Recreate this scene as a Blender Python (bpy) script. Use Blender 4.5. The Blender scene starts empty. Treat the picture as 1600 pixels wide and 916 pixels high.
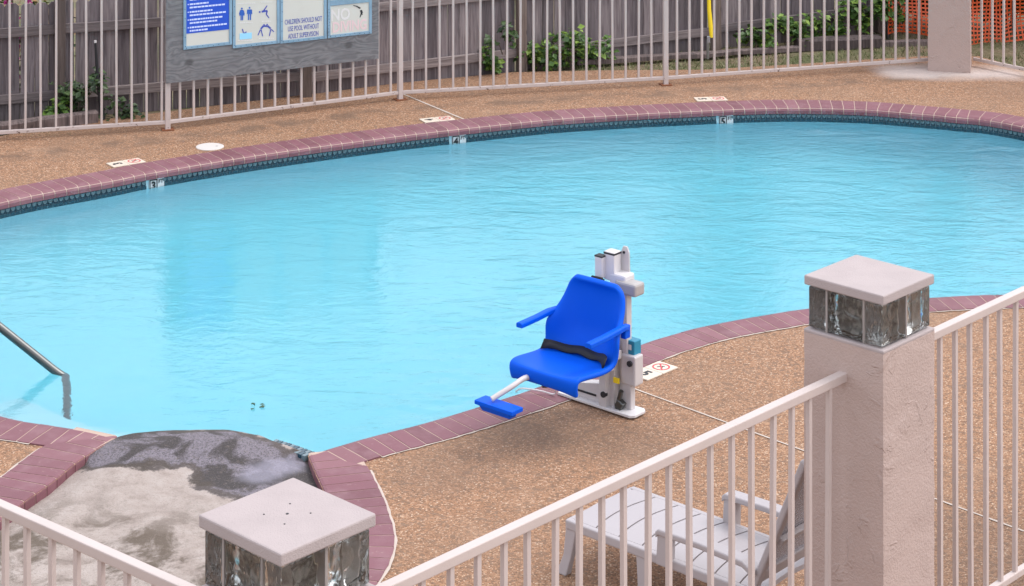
import bpy, bmesh, math, random
from mathutils import Vector, Matrix, noise
from mathutils.geometry import tessellate_polygon
random.seed(7)
R = math.radians
SC = bpy.context.scene
COL = SC.collection

# ------------------------------------------------------------------ camera
F, CX, YH, H = 3260.0, 720.0, -616.0, 4.72      # px focal length, principal point, eye height (m)
cam = bpy.data.cameras.new('camera'); camo = bpy.data.objects.new('camera', cam); COL.objects.link(camo)
camo.location = (0, 0, H); camo.rotation_euler = (R(90), 0, 0)
cam.sensor_width = 36; cam.lens = F * 36 / 1600
cam.shift_x = (800 - CX) / 1600; cam.shift_y = -(458 - YH) / 1600
cam.clip_end = 2000; SC.camera = camo

# ------------------------------------------------------------------ light
SUN_EL, SUN_AZ = R(55), R(84)        # azimuth clockwise from +Y
w = bpy.data.worlds.new('World'); SC.world = w; w.use_nodes = True
nt = w.node_tree; nt.nodes.clear()
sky = nt.nodes.new('ShaderNodeTexSky'); sky.sky_type = 'NISHITA'; sky.sun_disc = False
sky.sun_elevation = SUN_EL; sky.sun_rotation = SUN_AZ
sky.air_density = 1.0; sky.dust_density = 4.0; sky.ozone_density = 1.0
hs = nt.nodes.new('ShaderNodeHueSaturation'); hs.inputs['Saturation'].default_value = 0.38
bg = nt.nodes.new('ShaderNodeBackground'); bg.inputs['Strength'].default_value = 0.15
out = nt.nodes.new('ShaderNodeOutputWorld')
veil = nt.nodes.new('ShaderNodeMix'); veil.data_type = 'RGBA'; veil.inputs[0].default_value = .6; veil.inputs[7].default_value = (5.9, 6.1, 6.7, 1)   # even cloud cover
nt.links.new(sky.outputs[0], hs.inputs['Color']); nt.links.new(hs.outputs[0], veil.inputs[6]); nt.links.new(veil.outputs[2], bg.inputs[0]); nt.links.new(bg.outputs[0], out.inputs[0])
sl = bpy.data.lights.new('sun', 'SUN'); sl.energy = 0.55; sl.angle = R(18); sl.color = (1.0, 0.965, 0.93)
so = bpy.data.objects.new('sun', sl); COL.objects.link(so)
sdir = Vector((math.sin(SUN_AZ) * math.cos(SUN_EL), math.cos(SUN_AZ) * math.cos(SUN_EL), math.sin(SUN_EL)))
so.rotation_euler = sdir.to_track_quat('Z', 'Y').to_euler(); so.location = sdir * 30
SC.view_settings.view_transform = 'Standard'; SC.view_settings.look = 'None'
SC.view_settings.exposure = 1.05; SC.view_settings.gamma = 1.0
SC.render.engine = 'CYCLES'
SC.cycles.use_denoising = True; SC.cycles.max_bounces = 14; SC.cycles.diffuse_bounces = 8; SC.cycles.transmission_bounces = 8
SC.cycles.transparent_max_bounces = 12; SC.cycles.sample_clamp_indirect = 6; SC.cycles.blur_glossy = 0.5

# ------------------------------------------------------------------ pixel helpers (photo is 1600 x 916)
def gp(x, y, z=0.0):
    Y = F * (H - z) / (y - YH); return Vector(((x - CX) / F * Y, Y, z))
def at(x, y, Y):
    return Vector(((x - CX) / F * Y, Y, H - (y - YH) * Y / F))
def px(p):
    return (CX + F * p[0] / p[1], YH + F * (H - p[2]) / p[1])

# ------------------------------------------------------------------ materials
def mat(name, col=(.5, .5, .5), rough=.6, metal=0.0, spec=.5):
    m = bpy.data.materials.new(name); m.use_nodes = True
    b = m.node_tree.nodes['Principled BSDF']
    b.inputs['Base Color'].default_value = (*col, 1); b.inputs['Roughness'].default_value = rough
    b.inputs['Metallic'].default_value = metal; b.inputs['Specular IOR Level'].default_value = spec
    return m
class NT:
    def __init__(s, m): s.t = m.node_tree; s.b = s.t.nodes.get('Principled BSDF')
    def n(s, typ, **kw):
        x = s.t.nodes.new('ShaderNode' + typ)
        for k, v in kw.items():
            if k[:3] == 'in_': x.inputs[int(k[3:]) if k[3:].isdigit() else k[3:].replace('_', ' ')].default_value = v
            else: setattr(x, k, v)
        return x
    def l(s, a, b): s.t.links.new(a, b)
    def pos(s): return s.n('NewGeometry').outputs['Position']
    def noise(s, vec, scale, detail=4, rough=.5, dist=0.0):
        x = s.n('TexNoise'); x.inputs['Scale'].default_value = scale; x.inputs['Detail'].default_value = detail
        x.inputs['Roughness'].default_value = rough; x.inputs['Distortion'].default_value = dist
        if vec is not None: s.l(vec, x.inputs['Vector'])
        return x
    def ramp(s, fac, stops):
        x = s.n('ValToRGB'); e = x.color_ramp.elements
        while len(e) < len(stops): e.new(.5)
        for k, (p, c) in enumerate(stops): e[k].position = p; e[k].color = (*c, 1) if len(c) == 3 else c
        s.l(fac, x.inputs['Fac']); return x.outputs['Color']
    def mix(s, fac, a, b, mode='MIX'):
        x = s.n('Mix'); x.data_type = 'RGBA'; x.blend_type = mode
        for v, sock in ((fac, x.inputs[0]), (a, x.inputs[6]), (b, x.inputs[7])):
            if hasattr(v, 'is_linked'): s.l(v, sock)
            else: sock.default_value = v if isinstance(v, float) else (*v, 1)
        return x.outputs[2]
    def math(s, op, a, b=None, clamp=False):
        x = s.n('Math'); x.operation = op; x.use_clamp = clamp
        for v, sock in ((a, x.inputs[0]), (b, x.inputs[1])):
            if v is None: continue
            if hasattr(v, 'is_linked'): s.l(v, sock)
            else: sock.default_value = v
        return x.outputs[0]
    def smooth(s, v, lo, hi, a=0.0, b=1.0):
        x = s.n('MapRange'); x.interpolation_type = 'SMOOTHSTEP'
        x.inputs['From Min'].default_value = lo; x.inputs['From Max'].default_value = hi
        x.inputs['To Min'].default_value = a; x.inputs['To Max'].default_value = b
        s.l(v, x.inputs['Value']); return x.outputs['Result']
    def scale(s, vec, xyz):
        x = s.n('Mapping'); x.inputs['Scale'].default_value = xyz; s.l(vec, x.inputs['Vector']); return x.outputs[0]
    def bump(s, hgt, strength, dist):
        x = s.n('Bump'); x.inputs['Strength'].default_value = strength; x.inputs['Distance'].default_value = dist
        s.l(hgt, x.inputs['Height']); s.l(x.outputs[0], s.b.inputs['Normal']); return x
    def seg(s, p, a, b):
        """distance in plan from position p to the segment a-b"""
        sub = s.n('VectorMath'); sub.operation = 'SUBTRACT'; s.l(p, sub.inputs[0]); sub.inputs[1].default_value = (a[0], a[1], 0)
        ab = Vector((b[0] - a[0], b[1] - a[1], 0))
        dot = s.n('VectorMath'); dot.operation = 'DOT_PRODUCT'; s.l(sub.outputs[0], dot.inputs[0]); dot.inputs[1].default_value = ab
        t = s.math('DIVIDE', dot.outputs['Value'], max(ab.length_squared, 1e-6), True)
        sc_ = s.n('VectorMath'); sc_.operation = 'SCALE'; sc_.inputs[0].default_value = ab; s.l(t, sc_.inputs['Scale'])
        d2 = s.n('VectorMath'); d2.operation = 'DISTANCE'; s.l(sub.outputs[0], d2.inputs[0]); s.l(sc_.outputs[0], d2.inputs[1])
        return d2.outputs['Value']
    def col(s, sock): s.l(sock, s.b.inputs['Base Color'])
def objrand(t): return t.n('ObjectInfo').outputs['Random']

def painted(name, col, rough=.55, bump=.15, var=.12):
    m = mat(name, col, rough); t = NT(m); p = t.pos()
    n1 = t.noise(p, 6, 5, .6); n2 = t.noise(p, 180, 2)
    t.col(t.mix(t.smooth(n1.outputs[0], .35, .75, 0.0, var), col, tuple(c * .55 for c in col)))
    t.bump(n2.outputs[0], bump, .004); return m

M = {}
M['paint'] = painted('fence_paint', (.50, .42, .392), .45, .12)
t = NT(M['paint']); p = t.pos(); old = t.b.inputs['Base Color'].links[0].from_socket; zz_ = t.n('SeparateXYZ'); t.l(p, zz_.inputs[0])
t.col(t.mix(t.math('MULTIPLY', t.smooth(zz_.outputs[2], .05, .13, 1., 0.), t.smooth(t.noise(p, 24, 4, .7).outputs[0], .60, .66)), old, (.10, .055, .04)))
M['cap'] = painted('cap_concrete', (.385, .325, .318), .85, .5, .18)
# stucco
m = mat('stucco', (.58, .47, .43), .9); t = NT(m); p = t.pos()
big = t.noise(p, 5, 4, .55, .6); fine = t.noise(p, 90, 4, .6); blot = t.noise(p, 5.5, 4, .55, .9)
t.col(t.mix(t.smooth(big.outputs[0], .4, .8, 0., .3), (.425, .325, .29), (.34, .258, .23)))
ridge = t.math('MULTIPLY', t.smooth(blot.outputs[0], .56, .585), t.smooth(big.outputs[0], .5, .6))
hh = t.math('ADD', t.math('MULTIPLY', ridge, .22), t.math('ADD', t.math('MULTIPLY', fine.outputs[0], .35), t.math('MULTIPLY', big.outputs[0], .8)))
t.bump(hh, .9, .014); M['stucco'] = m
# glass block
m = mat('block_glass', (.80, .84, .84), .05); t = NT(m); p = t.pos()
t.b.inputs['Transmission Weight'].default_value = .9; t.b.inputs['IOR'].default_value = 1.45
t.b.inputs['Transmission Weight'].default_value = 1.0; t.b.inputs['Roughness'].default_value = .16
n = t.noise(t.scale(p, (1, 1, .85)), 14, 1.0, .4, 1.0); t.bump(n.outputs[0], .38, .05)
t.col(t.mix(t.smooth(t.noise(p, 26, 4).outputs[0], .5, .75), (.84, .87, .86), (.50, .49, .47)))
M['glass'] = m
m = mat('block_mortar', (.12, .11, .105), .95); t = NT(m)
t.col(t.mix(t.smooth(t.noise(t.pos(), 40, 4).outputs[0], .4, .65), (.09, .085, .08), (.36, .33, .31))); M['core'] = m
M['joint'] = painted('block_joint', (.30, .265, .25), .9, .4, .6)
# exposed aggregate deck
FP = [gp(-900, 335), gp(262, 203), gp(625, 157), gp(1040, 133), gp(1450, 108)]     # far fence post feet
PILL_FAR = gp(1484, 112)
def aggregate():
    m = mat('exposed_aggregate', (.4, .25, .15), .85); t = NT(m); p = t.pos()
    v = t.n('TexVoronoi'); v.inputs['Scale'].default_value = 122; v.inputs['Randomness'].default_value = 1; t.l(p, v.inputs['Vector'])
    v2 = t.n('TexVoronoi'); v2.inputs['Scale'].default_value = 47; t.l(p, v2.inputs['Vector'])
    sep = t.n('SeparateColor'); t.l(v.outputs['Color'], sep.inputs[0])
    sep2 = t.n('SeparateColor'); t.l(v2.outputs['Color'], sep2.inputs[0])
    c = t.ramp(sep.outputs[0], [(0, (0.122, 0.063, 0.033)), (.22, (0.219, 0.109, 0.055)), (.5, (0.309, 0.155, 0.079)), (.78, (0.386, 0.207, 0.112)), (.93, (0.472, 0.294, 0.186)), (1, (0.602, 0.445, 0.329))])
    c = t.mix(t.smooth(sep2.outputs[0], .82, .9, 0., .75), c, (.16, .095, .06))
    c = t.mix(t.smooth(v.outputs['Distance'], .45, .75, 0., .55), c, (.22, .13, .08))
    lg = t.noise(p, .9, 5, .6); c = t.mix(t.smooth(lg.outputs[0], .42, .72, 0., .38), c, (.22, .135, .085))
    lg2 = t.noise(p, 2.3, 4, .6); c = t.mix(t.smooth(lg2.outputs[0], .55, .75, 0., .22), c, (.50, .33, .22))
    wob = t.math('MULTIPLY', t.math('SUBTRACT', t.noise(p, 1.6, 4).outputs[0], .5), .5)
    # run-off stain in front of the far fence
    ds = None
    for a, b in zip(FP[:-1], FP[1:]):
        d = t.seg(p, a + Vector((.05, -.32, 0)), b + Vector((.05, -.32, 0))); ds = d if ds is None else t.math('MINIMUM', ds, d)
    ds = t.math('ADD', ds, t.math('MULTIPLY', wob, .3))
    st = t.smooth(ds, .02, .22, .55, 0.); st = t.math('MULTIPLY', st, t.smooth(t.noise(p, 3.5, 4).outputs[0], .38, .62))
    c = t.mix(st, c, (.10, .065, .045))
    # darker deck patches round the lift foot and nearer on the right
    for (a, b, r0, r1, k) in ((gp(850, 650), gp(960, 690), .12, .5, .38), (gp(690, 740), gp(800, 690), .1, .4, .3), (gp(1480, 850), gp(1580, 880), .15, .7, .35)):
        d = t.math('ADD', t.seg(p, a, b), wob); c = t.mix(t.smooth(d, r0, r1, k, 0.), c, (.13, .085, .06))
    # lime bloom round the far pillar
    d = t.math('ADD', t.seg(p, PILL_FAR + Vector((-.45, .0, 0)), PILL_FAR + Vector((.45, -.1, 0))), t.math('MULTIPLY', wob, .9))
    c = t.mix(t.smooth(d, .10, .45, .65, 0.), c, (.66, .59, .56))
    t.col(c)
    inv = t.math('SUBTRACT', 1.0, v.outputs['Distance']); t.bump(inv, .7, .006); return m
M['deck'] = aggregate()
# painted brick
def brickmat(name, seedoff=0.0):
    m = mat(name, (.30, .12, .15), .62); t = NT(m); p = t.pos()
    r = objrand(t)
    c = t.ramp(r, [(0, (0.145, 0.052, 0.064)), (.3, (0.190, 0.071, 0.089)), (.6, (0.169, 0.063, 0.077)), (1, (0.213, 0.089, 0.104))])
    c = t.mix(t.smooth(t.noise(p, 7, 5, .6).outputs[0], .45, .75, 0., .45), c, (0.258, 0.144, 0.158))
    c = t.mix(t.smooth(t.noise(p, 30, 5, .7).outputs[0], .62, .74, 0., .6), c, (0.345, 0.247, 0.225))
    t.col(c); t.bump(t.noise(p, 120, 4).outputs[0], .4, .004); return m
M['brick'] = brickmat('mauve_brick')
M['mortar'] = painted('mortar', (0.450, 0.330, 0.270), .9, .4, .3)
M['sealant'] = painted('joint_sealant', (0.496, 0.416, 0.360), .9, .2, .2)
# pool
M['plaster'] = painted('pool_plaster', (.45, .62, .685), .7, .1, .06)
m = mat('pool_water', (1, 1, 1), 0.0); t = NT(m); p = t.pos()
t.t.nodes.remove(t.b)
g = t.n('BsdfGlass'); g.inputs['IOR'].default_value = 1.33; g.inputs['Roughness'].default_value = 0.0; g.inputs['Color'].default_value = (1, 1, 1, 1)
pv = t.scale(p, (.65, 1.5, 1))
wa = t.noise(pv, 2.3, 3, .55, .8); wb = t.noise(t.scale(p, (.9, 1.25, 1)), 7, 4, .6, 1.2); wc = t.noise(t.scale(p, (.95, 1.2, 1)), 17, 2, .5, .8)
sx_ = t.n('SeparateXYZ'); t.l(p, sx_.inputs[0])
calm = t.math('MULTIPLY', t.smooth(t.noise(p, .55, 3).outputs[0], .3, .65, .6, 1.2), t.smooth(sx_.outputs[0], -1.6, .6, .5, 1.05))
# ring ripples over the return inlet
ctr = gp(690, 612, -.13)
dd = t.seg(p, ctr, ctr + Vector((.001, 0, 0)))
ring = t.math('MULTIPLY', t.math('SINE', t.math('MULTIPLY', dd, 42.0)), t.smooth(dd, .05, .75, .10, 0.))
calm = t.math('MULTIPLY', calm, t.smooth(sx_.outputs[1], 14.5, 18.5, .9, 1.55))
hw = t.math('ADD', t.math('MULTIPLY', wa.outputs[0], 1.0), t.math('ADD', t.math('MULTIPLY', wb.outputs[0], .45), t.math('MULTIPLY', wc.outputs[0], .13)))
hw = t.math('ADD', t.math('MULTIPLY', hw, calm), ring)
bp = t.n('Bump'); bp.inputs['Strength'].default_value = 1.0; bp.inputs['Distance'].default_value = .016
t.l(hw, bp.inputs['Height']); t.l(bp.outputs[0], g.inputs['Normal'])
va = t.n('VolumeAbsorption'); va.inputs['Color'].default_value = (.02, .91, .98, 1); va.inputs['Density'].default_value = .45
om = t.t.nodes['Material Output']; t.l(g.outputs[0], om.inputs['Surface']); t.l(va.outputs[0], om.inputs['Volume']); M['water'] = m
M['tile_dark'] = mat('tile_dark_blue', (0.007, 0.028, 0.047), .2)
M['tile_mid'] = mat('tile_mid_blue', (0.011, 0.047, 0.072), .2)
M['tile_light'] = mat('tile_scallop', (0.110, 0.160, 0.182), .25)
M['tile_joint'] = mat('tile_joint', (0.055, 0.094, 0.110), .8)
M['white'] = painted('white_plastic', (0.604, 0.578, 0.578), .4, .04, .05)
M['chaise'] = painted('chaise_plastic', (0.376, 0.341, 0.348), .45, .05, .06)
M['cream'] = painted('cream_tile', (0.624, 0.528, 0.432), .5, .1, .2)
M['lid'] = painted('skimmer_lid', (0.600, 0.555, 0.525), .5, .05, .05)
M['black'] = mat('black_print', (.012, .012, .015), .5)
M['blackrub'] = mat('black_rubber', (.015, .015, .018), .6)
M['red'] = mat('red_print', (.50, .05, .06), .5)
M['blue'] = painted('blue_plastic', (.0, .085, .62), .5, .05, .06); NT(M['blue']).b.inputs['Specular IOR Level'].default_value = .12
M['belt'] = mat('black_belt', (.006, .007, .012), .7)
M['lift'] = painted('lift_powder_coat', (0.522, 0.486, 0.481), .4, .05, .1)
M['liftgrey'] = painted('lift_grey', (0.368, 0.344, 0.336), .4, .05, .1)
M['teal'] = mat('teal_box', (.01, .20, .32), .45)
M['steel'] = mat('stainless', (.13, .135, .132), .36, 1.0)
M['rust'] = mat('rust', (.20, .07, .03), .9)
M['yellow'] = mat('yellow_sleeve', (.85, .62, .01), .4)
M['alu'] = mat('aluminium', (.45, .46, .5), .35, .8)
# weathered timber
def timber(name, dark, light, zscale=1.0, rand=True):
    m = mat(name, light, .85); t = NT(m)
    tc = t.n('TexCoord').outputs['Object']
    vec = t.scale(tc, (1, 1, .06))
    off = t.n('VectorMath'); off.operation = 'ADD'; t.l(vec, off.inputs[0])
    if rand:
        cx_ = t.n('CombineXYZ'); rr = objrand(t); t.l(t.math('MULTIPLY', rr, 37.), cx_.inputs[0]); t.l(t.math('MULTIPLY', rr, 11.), cx_.inputs[1]); t.l(cx_.outputs[0], off.inputs[1])
    g1 = t.noise(off.outputs[0], 40, 6, .65, .6); g2 = t.noise(off.outputs[0], 9, 4, .6, 1.2)
    c = t.ramp(g1.outputs[0], [(.28, dark), (.5, tuple((a + b) / 2 for a, b in zip(dark, light))), (.75, light)])
    c = t.mix(t.smooth(g2.outputs[0], .45, .75, 0., .5), c, dark)
    if rand:
        hv = t.ramp(objrand(t), [(0, (.62, .6, .62)), (.5, (.95, .93, .95)), (1, (1.25, 1.22, 1.2))]); c = t.mix(1.0, c, hv, 'MULTIPLY')
    kn = t.n('TexVoronoi'); kn.inputs['Scale'].default_value = 3.1; t.l(t.scale(tc, (1.6, 1.6, .9)), kn.inputs['Vector'])
    c = t.mix(t.smooth(kn.outputs['Distance'], .05, .13, .8, 0.), c, (.03, .022, .024))
    t.col(c); t.bump(g1.outputs[0], .6, .006); return m
M['board'] = timber('weathered_board', (0.075, 0.058, 0.064), (0.281, 0.242, 0.245))
M['rail'] = timber('weathered_rail', (0.092, 0.073, 0.073), (0.291, 0.248, 0.241))
M['post'] = timber('weathered_post', (0.076, 0.055, 0.047), (0.212, 0.166, 0.145))
M['log'] = timber('old_timber', (.035, .027, .027), (.21, .16, .15))
# plywood sign board with swirling grain
m = mat('grey_plywood', (.2, .2, .2), .85); t = NT(m); tc = t.n('TexCoord').outputs['Object']
sv = t.scale(tc, (1.0, 1, 2.6)); dn = t.noise(sv, 1.9, 3, .5, 1.0)
ad = t.n('VectorMath'); ad.operation = 'ADD'; t.l(sv, ad.inputs[0]); sc2 = t.n('VectorMath'); sc2.operation = 'SCALE'; t.l(dn.outputs['Color'], sc2.inputs[0]); sc2.inputs['Scale'].default_value = 1.1; t.l(sc2.outputs[0], ad.inputs[1])
wv = t.n('TexWave'); wv.bands_direction = 'Z'; wv.inputs['Scale'].default_value = 2.6; wv.inputs['Distortion'].default_value = 2.2; wv.inputs['Detail'].default_value = 3; t.l(ad.outputs[0], wv.inputs['Vector'])
c = t.ramp(wv.outputs['Fac'], [(0, (0.106, 0.102, 0.106)), (.5, (0.153, 0.146, 0.151)), (1, (0.200, 0.191, 0.196))])
c = t.mix(t.smooth(t.noise(tc, 5, 5, .65).outputs[0], .45, .7, 0., .6), c, (.12, .115, .125))
for kx in (.22, 1.82):
    d = t.n('VectorMath'); d.operation = 'DISTANCE'; t.l(t.scale(tc, (1, 0, 1.3)), d.inputs[0]); d.inputs[1].default_value = (kx, 0, .17 * 1.3 if kx < 1 else .21)
    c = t.mix(t.smooth(d.outputs['Value'], .02, .06, .9, 0.), c, (.025, .022, .022))
c = t.mix(.35, c, t.ramp(t.noise(t.scale(tc, (1, 1, 9)), 7, 6, .7).outputs[0], [(.3, (.09, .085, .09)), (.7, (.24, .23, .235))]))
t.col(c); t.bump(wv.outputs['Fac'], .12, .003); M['plywood'] = m
M['frameblue'] = painted('pale_blue_trim', (0.216, 0.336, 0.440), .6, .2, .45)
M['signblue'] = mat('sign_blue', (.01, .065, .48), .5)
M['signwhite'] = painted('sign_cream', (0.576, 0.547, 0.490), .55, .03, .08)
M['printblue'] = mat('print_blue', (.05, .07, .36), .6)
M['figblue'] = mat('figure_blue', (.02, .10, .42), .6)
M['printpale'] = mat('print_pale_pink', (.70, .50, .50), .6)
M['printgrey'] = mat('print_pale_grey', (.66, .62, .60), .6)
M['sky_print'] = mat('print_light_blue', (.30, .60, .78), .6)
M['lilac'] = mat('print_on_blue', (.58, .62, .85), .6)
# old concrete infill
m = mat('old_concrete', (.5, .45, .38), .9); t = NT(m); p = t.pos()
c = t.ramp(t.noise(p, 7, 6, .65).outputs[0], [(.25, (0.239, 0.189, 0.164)), (.5, (0.341, 0.285, 0.254)), (.75, (0.408, 0.353, 0.323))])
c = t.mix(t.smooth(t.noise(p, 55, 4, .7).outputs[0], .55, .75, 0., .5), c, (.30, .25, .20))
wob = t.math('MULTIPLY', t.math('SUBTRACT', t.noise(p, 4.5, 6, .65).outputs[0], .5), .62)
# black growth on the lip towards the water, with a bare grey film in it
dl = None
LIP = [gp(165, 705), gp(240, 700), gp(330, 702), gp(400, 722), gp(455, 735), gp(475, 742)]
for a, b in zip(LIP[:-1], LIP[1:]):
    d = t.seg(p, a, b); dl = d if dl is None else t.math('MINIMUM', dl, d)
d2 = t.seg(p, gp(345, 740), gp(400, 760)); dl = t.math('MINIMUM', dl, t.math('ADD', d2, .06))
dn_ = t.math('ADD', dl, t.math('MULTIPLY', wob, .55))
film = t.mix(t.smooth(t.noise(p, 4.2, 4, .55, .8).outputs[0], .42, .56), (0.044, 0.036, 0.036), (0.196, 0.172, 0.200))
film = t.mix(t.smooth(t.noise(p, 70, 4, .8).outputs[0], .48, .62, 0., .75), film, (.04, .033, .032))
film = t.mix(t.smooth(t.noise(p, 150, 3, .8).outputs[0], .50, .62, 0., .8), film, (.035, .03, .03))
film = t.mix(t.smooth(t.noise(p, 115, 4, .8).outputs[0], .58, .68, 0., .6), film, (.30, .265, .28))
rim = t.math('MULTIPLY', t.smooth(dn_, .16, .21), t.smooth(dn_, .24, .27, 1., 0.))
c = t.mix(t.smooth(dn_, .235, .27, 1., 0.), c, film)
c = t.mix(t.math('MULTIPLY', rim, .8), c, (.06, .045, .035))
dw = t.math('ADD', t.seg(p, gp(405, 740), gp(450, 722)), t.math('MULTIPLY', wob, .15)); c = t.mix(t.smooth(dw, .05, .14, .6, 0.), c, (0.270, 0.255, 0.315))
mv = t.math('MULTIPLY', t.smooth(t.noise(p, 3.4, 6, .72, .5).outputs[0], .44, .60), t.smooth(t.math('ADD', t.seg(p, gp(-60, 850), gp(330, 875)), t.math('MULTIPLY', wob, .8)), .15, .75, 1., 0.))
c = t.mix(t.math('MULTIPLY', mv, .9), c, (.085, .06, .04))
c = t.mix(t.smooth(t.noise(p, 95, 6, .8).outputs[0], .53, .66, 0., .55), c, (.10, .08, .065))
c = t.mix(t.smooth(t.noise(p, 38, 6, .8).outputs[0], .56, .64, 0., .45), c, (.17, .135, .11))
c = t.mix(t.smooth(t.noise(p, 130, 5, .8).outputs[0], .62, .70, 0., .6), c, (.62, .57, .52))
t.col(c); t.bump(t.noise(p, 60, 5, .7).outputs[0], .6, .012); M['oldconc'] = m
# soil and grass ground
m = mat('lawn_soil', (.1, .1, .05), .95); t = NT(m); p = t.pos()
c = t.mix(t.smooth(t.noise(p, 1.3, 5, .6).outputs[0], .4, .62), (.17, .125, .075), (.085, .095, .035))
c = t.mix(t.smooth(t.noise(p, 25, 5, .7).outputs[0], .5, .7, 0., .7), c, (.27, .22, .14)); t.col(c); t.bump(t.noise(p, 40, 5).outputs[0], .8, .03); M['soil'] = m
def leafmat(name, a, b, c_=None):
    m = mat(name, a, .5); t = NT(m)
    r = t.n('NewGeometry').outputs['Random Per Island']
    st = [(0, a), (.6, b)] + ([(1, c_)] if c_ else [])
    t.col(t.ramp(r, st)); t.b.inputs['Subsurface Weight'].default_value = 0.0; return m
M['leaf'] = leafmat('leaf_green', (.025, .065, .012), (.075, .15, .025), (.20, .30, .04))
M['leafdark'] = leafmat('leaf_dark', (.012, .03, .010), (.035, .07, .018), (.06, .10, .03))
M['grass'] = leafmat('grass_blade', (.07, .085, .025), (.13, .16, .05), (.30, .27, .13))
M['magenta'] = leafmat('magenta_bract', (.30, .01, .13), (.45, .02, .22), (.20, .02, .10))
M['drybract'] = leafmat('dry_bract', (.38, .20, .06), (.22, .12, .05), (.10, .12, .04))
M['bark'] = painted('bark', (.10, .075, .055), .95, .8, .5)
M['orange'] = mat('orange_net', (.62, .095, .025), .5)

# ------------------------------------------------------------------ mesh builder
class MB:
    def __init__(s): s.v = []; s.f = []; s.mi = []
    def add(s, vs, fs, mi=0):
        o = len(s.v); s.v += [tuple(v) for v in vs]; s.f += [tuple(i + o for i in f) for f in fs]; s.mi += [mi] * len(fs); return s
    def box(s, c, size, mtx=None, mi=0):
        hx, hy, hz = size[0] / 2, size[1] / 2, size[2] / 2; c = Vector(c)
        vs = [Vector((x, y, z)) for z in (-hz, hz) for y in (-hy, hy) for x in (-hx, hx)]
        if mtx is not None: vs = [mtx @ v for v in vs]
        return s.add([c + v for v in vs], [(0, 2, 3, 1), (4, 5, 7, 6), (0, 1, 5, 4), (2, 6, 7, 3), (0, 4, 6, 2), (1, 3, 7, 5)], mi)
    def prism(s, poly, off, mi=0):
        """closed polygon (3D points) pushed along off"""
        n = len(poly); a = [Vector(p) for p in poly]; b = [p + Vector(off) for p in a]
        return s.add(a + b, [tuple(range(n))[::-1], tuple(range(n, 2 * n))] + [(i, (i + 1) % n, n + (i + 1) % n, n + i) for i in range(n)], mi)
    def tube(s, pts, r, n=10, mi=0, cap=True):
        pts = [Vector(p) for p in pts]; rs = r if isinstance(r, (list, tuple)) else [r] * len(pts)
        rings = []; up = None
        for i, p in enumerate(pts):
            d = (pts[min(i + 1, len(pts) - 1)] - pts[max(i - 1, 0)]).normalized()
            if up is None:
                up = d.cross(Vector((0, 0, 1)));
                if up.length < .1: up = d.cross(Vector((1, 0, 0)))
            up = (up - d * up.dot(d)).normalized(); q = d.cross(up)
            rings.append([p + (up * math.cos(2 * math.pi * k / n) + q * math.sin(2 * math.pi * k / n)) * rs[i] for k in range(n)])
        vs = [v for rg in rings for v in rg]
        fs = [(i * n + k, i * n + (k + 1) % n, (i + 1) * n + (k + 1) % n, (i + 1) * n + k) for i in range(len(pts) - 1) for k in range(n)]
        if cap: fs += [tuple(range(n))[::-1], tuple(range((len(pts) - 1) * n, len(pts) * n))]
        return s.add(vs, fs, mi)
    def mesh(s, name, mats):
        me = bpy.data.meshes.new(name); me.from_pydata(s.v, [], s.f)
        for m_ in (mats if isinstance(mats, (list, tuple)) else [mats]): me.materials.append(m_)
        if any(s.mi): me.polygons.foreach_set('material_index', s.mi)
        bm = bmesh.new(); bm.from_mesh(me); bmesh.ops.recalc_face_normals(bm, faces=bm.faces); bm.to_mesh(me); bm.free()
        me.update(); return me
    def build(s, name, mats, parent=None, loc=None, smooth=False, bevel=0, seg=2):
        me = s.mesh(name, mats); o = link(name, me, parent)
        if loc is not None: o.location = loc
        finish(o, smooth, bevel, seg); return o
def link(name, data, parent=None):
    o = bpy.data.objects.new(name, data); COL.objects.link(o)
    if parent is not None: o.parent = parent
    return o
def finish(o, smooth=False, bevel=0, seg=2):
    if smooth:
        for p_ in o.data.polygons: p_.use_smooth = True
        o.data.set_sharp_from_angle(angle=R(50))
    if bevel:
        b = o.modifiers.new('bevel', 'BEVEL'); b.width = bevel; b.segments = seg; b.limit_method = 'ANGLE'; b.angle_limit = R(40)
def tag(o, label=None, cat=None, group=None, kind=None):
    for k, v in (('label', label), ('category', cat), ('group', group), ('kind', kind)):
        if v: o[k] = v
    return o
def thing(name, label, cat, group=None, loc=(0, 0, 0), rz=0.0):
    o = link(name, None); o.location = loc; o.rotation_euler = (0, 0, rz); o.empty_display_size = .1
    return tag(o, label, cat, group)
def rotz(dirv):
    return Matrix.Rotation(math.atan2(dirv[1], dirv[0]), 3, 'Z')
def text(body, size, m, name, parent, mtx, thick=.0006, bold=0.0, sx=1.0):
    cu = bpy.data.curves.new('lettering', 'FONT'); cu.body = body; cu.size = size; cu.align_x = 'CENTER'; cu.align_y = 'CENTER'
    cu.extrude = thick; cu.offset = bold; cu.resolution_u = 3
    o = bpy.data.objects.new('lettering_source', cu); COL.objects.link(o)
    bpy.context.view_layer.update()
    me = bpy.data.meshes.new_from_object(o.evaluated_get(bpy.context.evaluated_depsgraph_get()))
    bpy.data.objects.remove(o)
    me.materials.clear(); me.materials.append(m)
    ob = link(name, me, parent); ob.matrix_basis = mtx @ Matrix.Diagonal((sx, 1, 1, 1)); return ob

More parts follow.
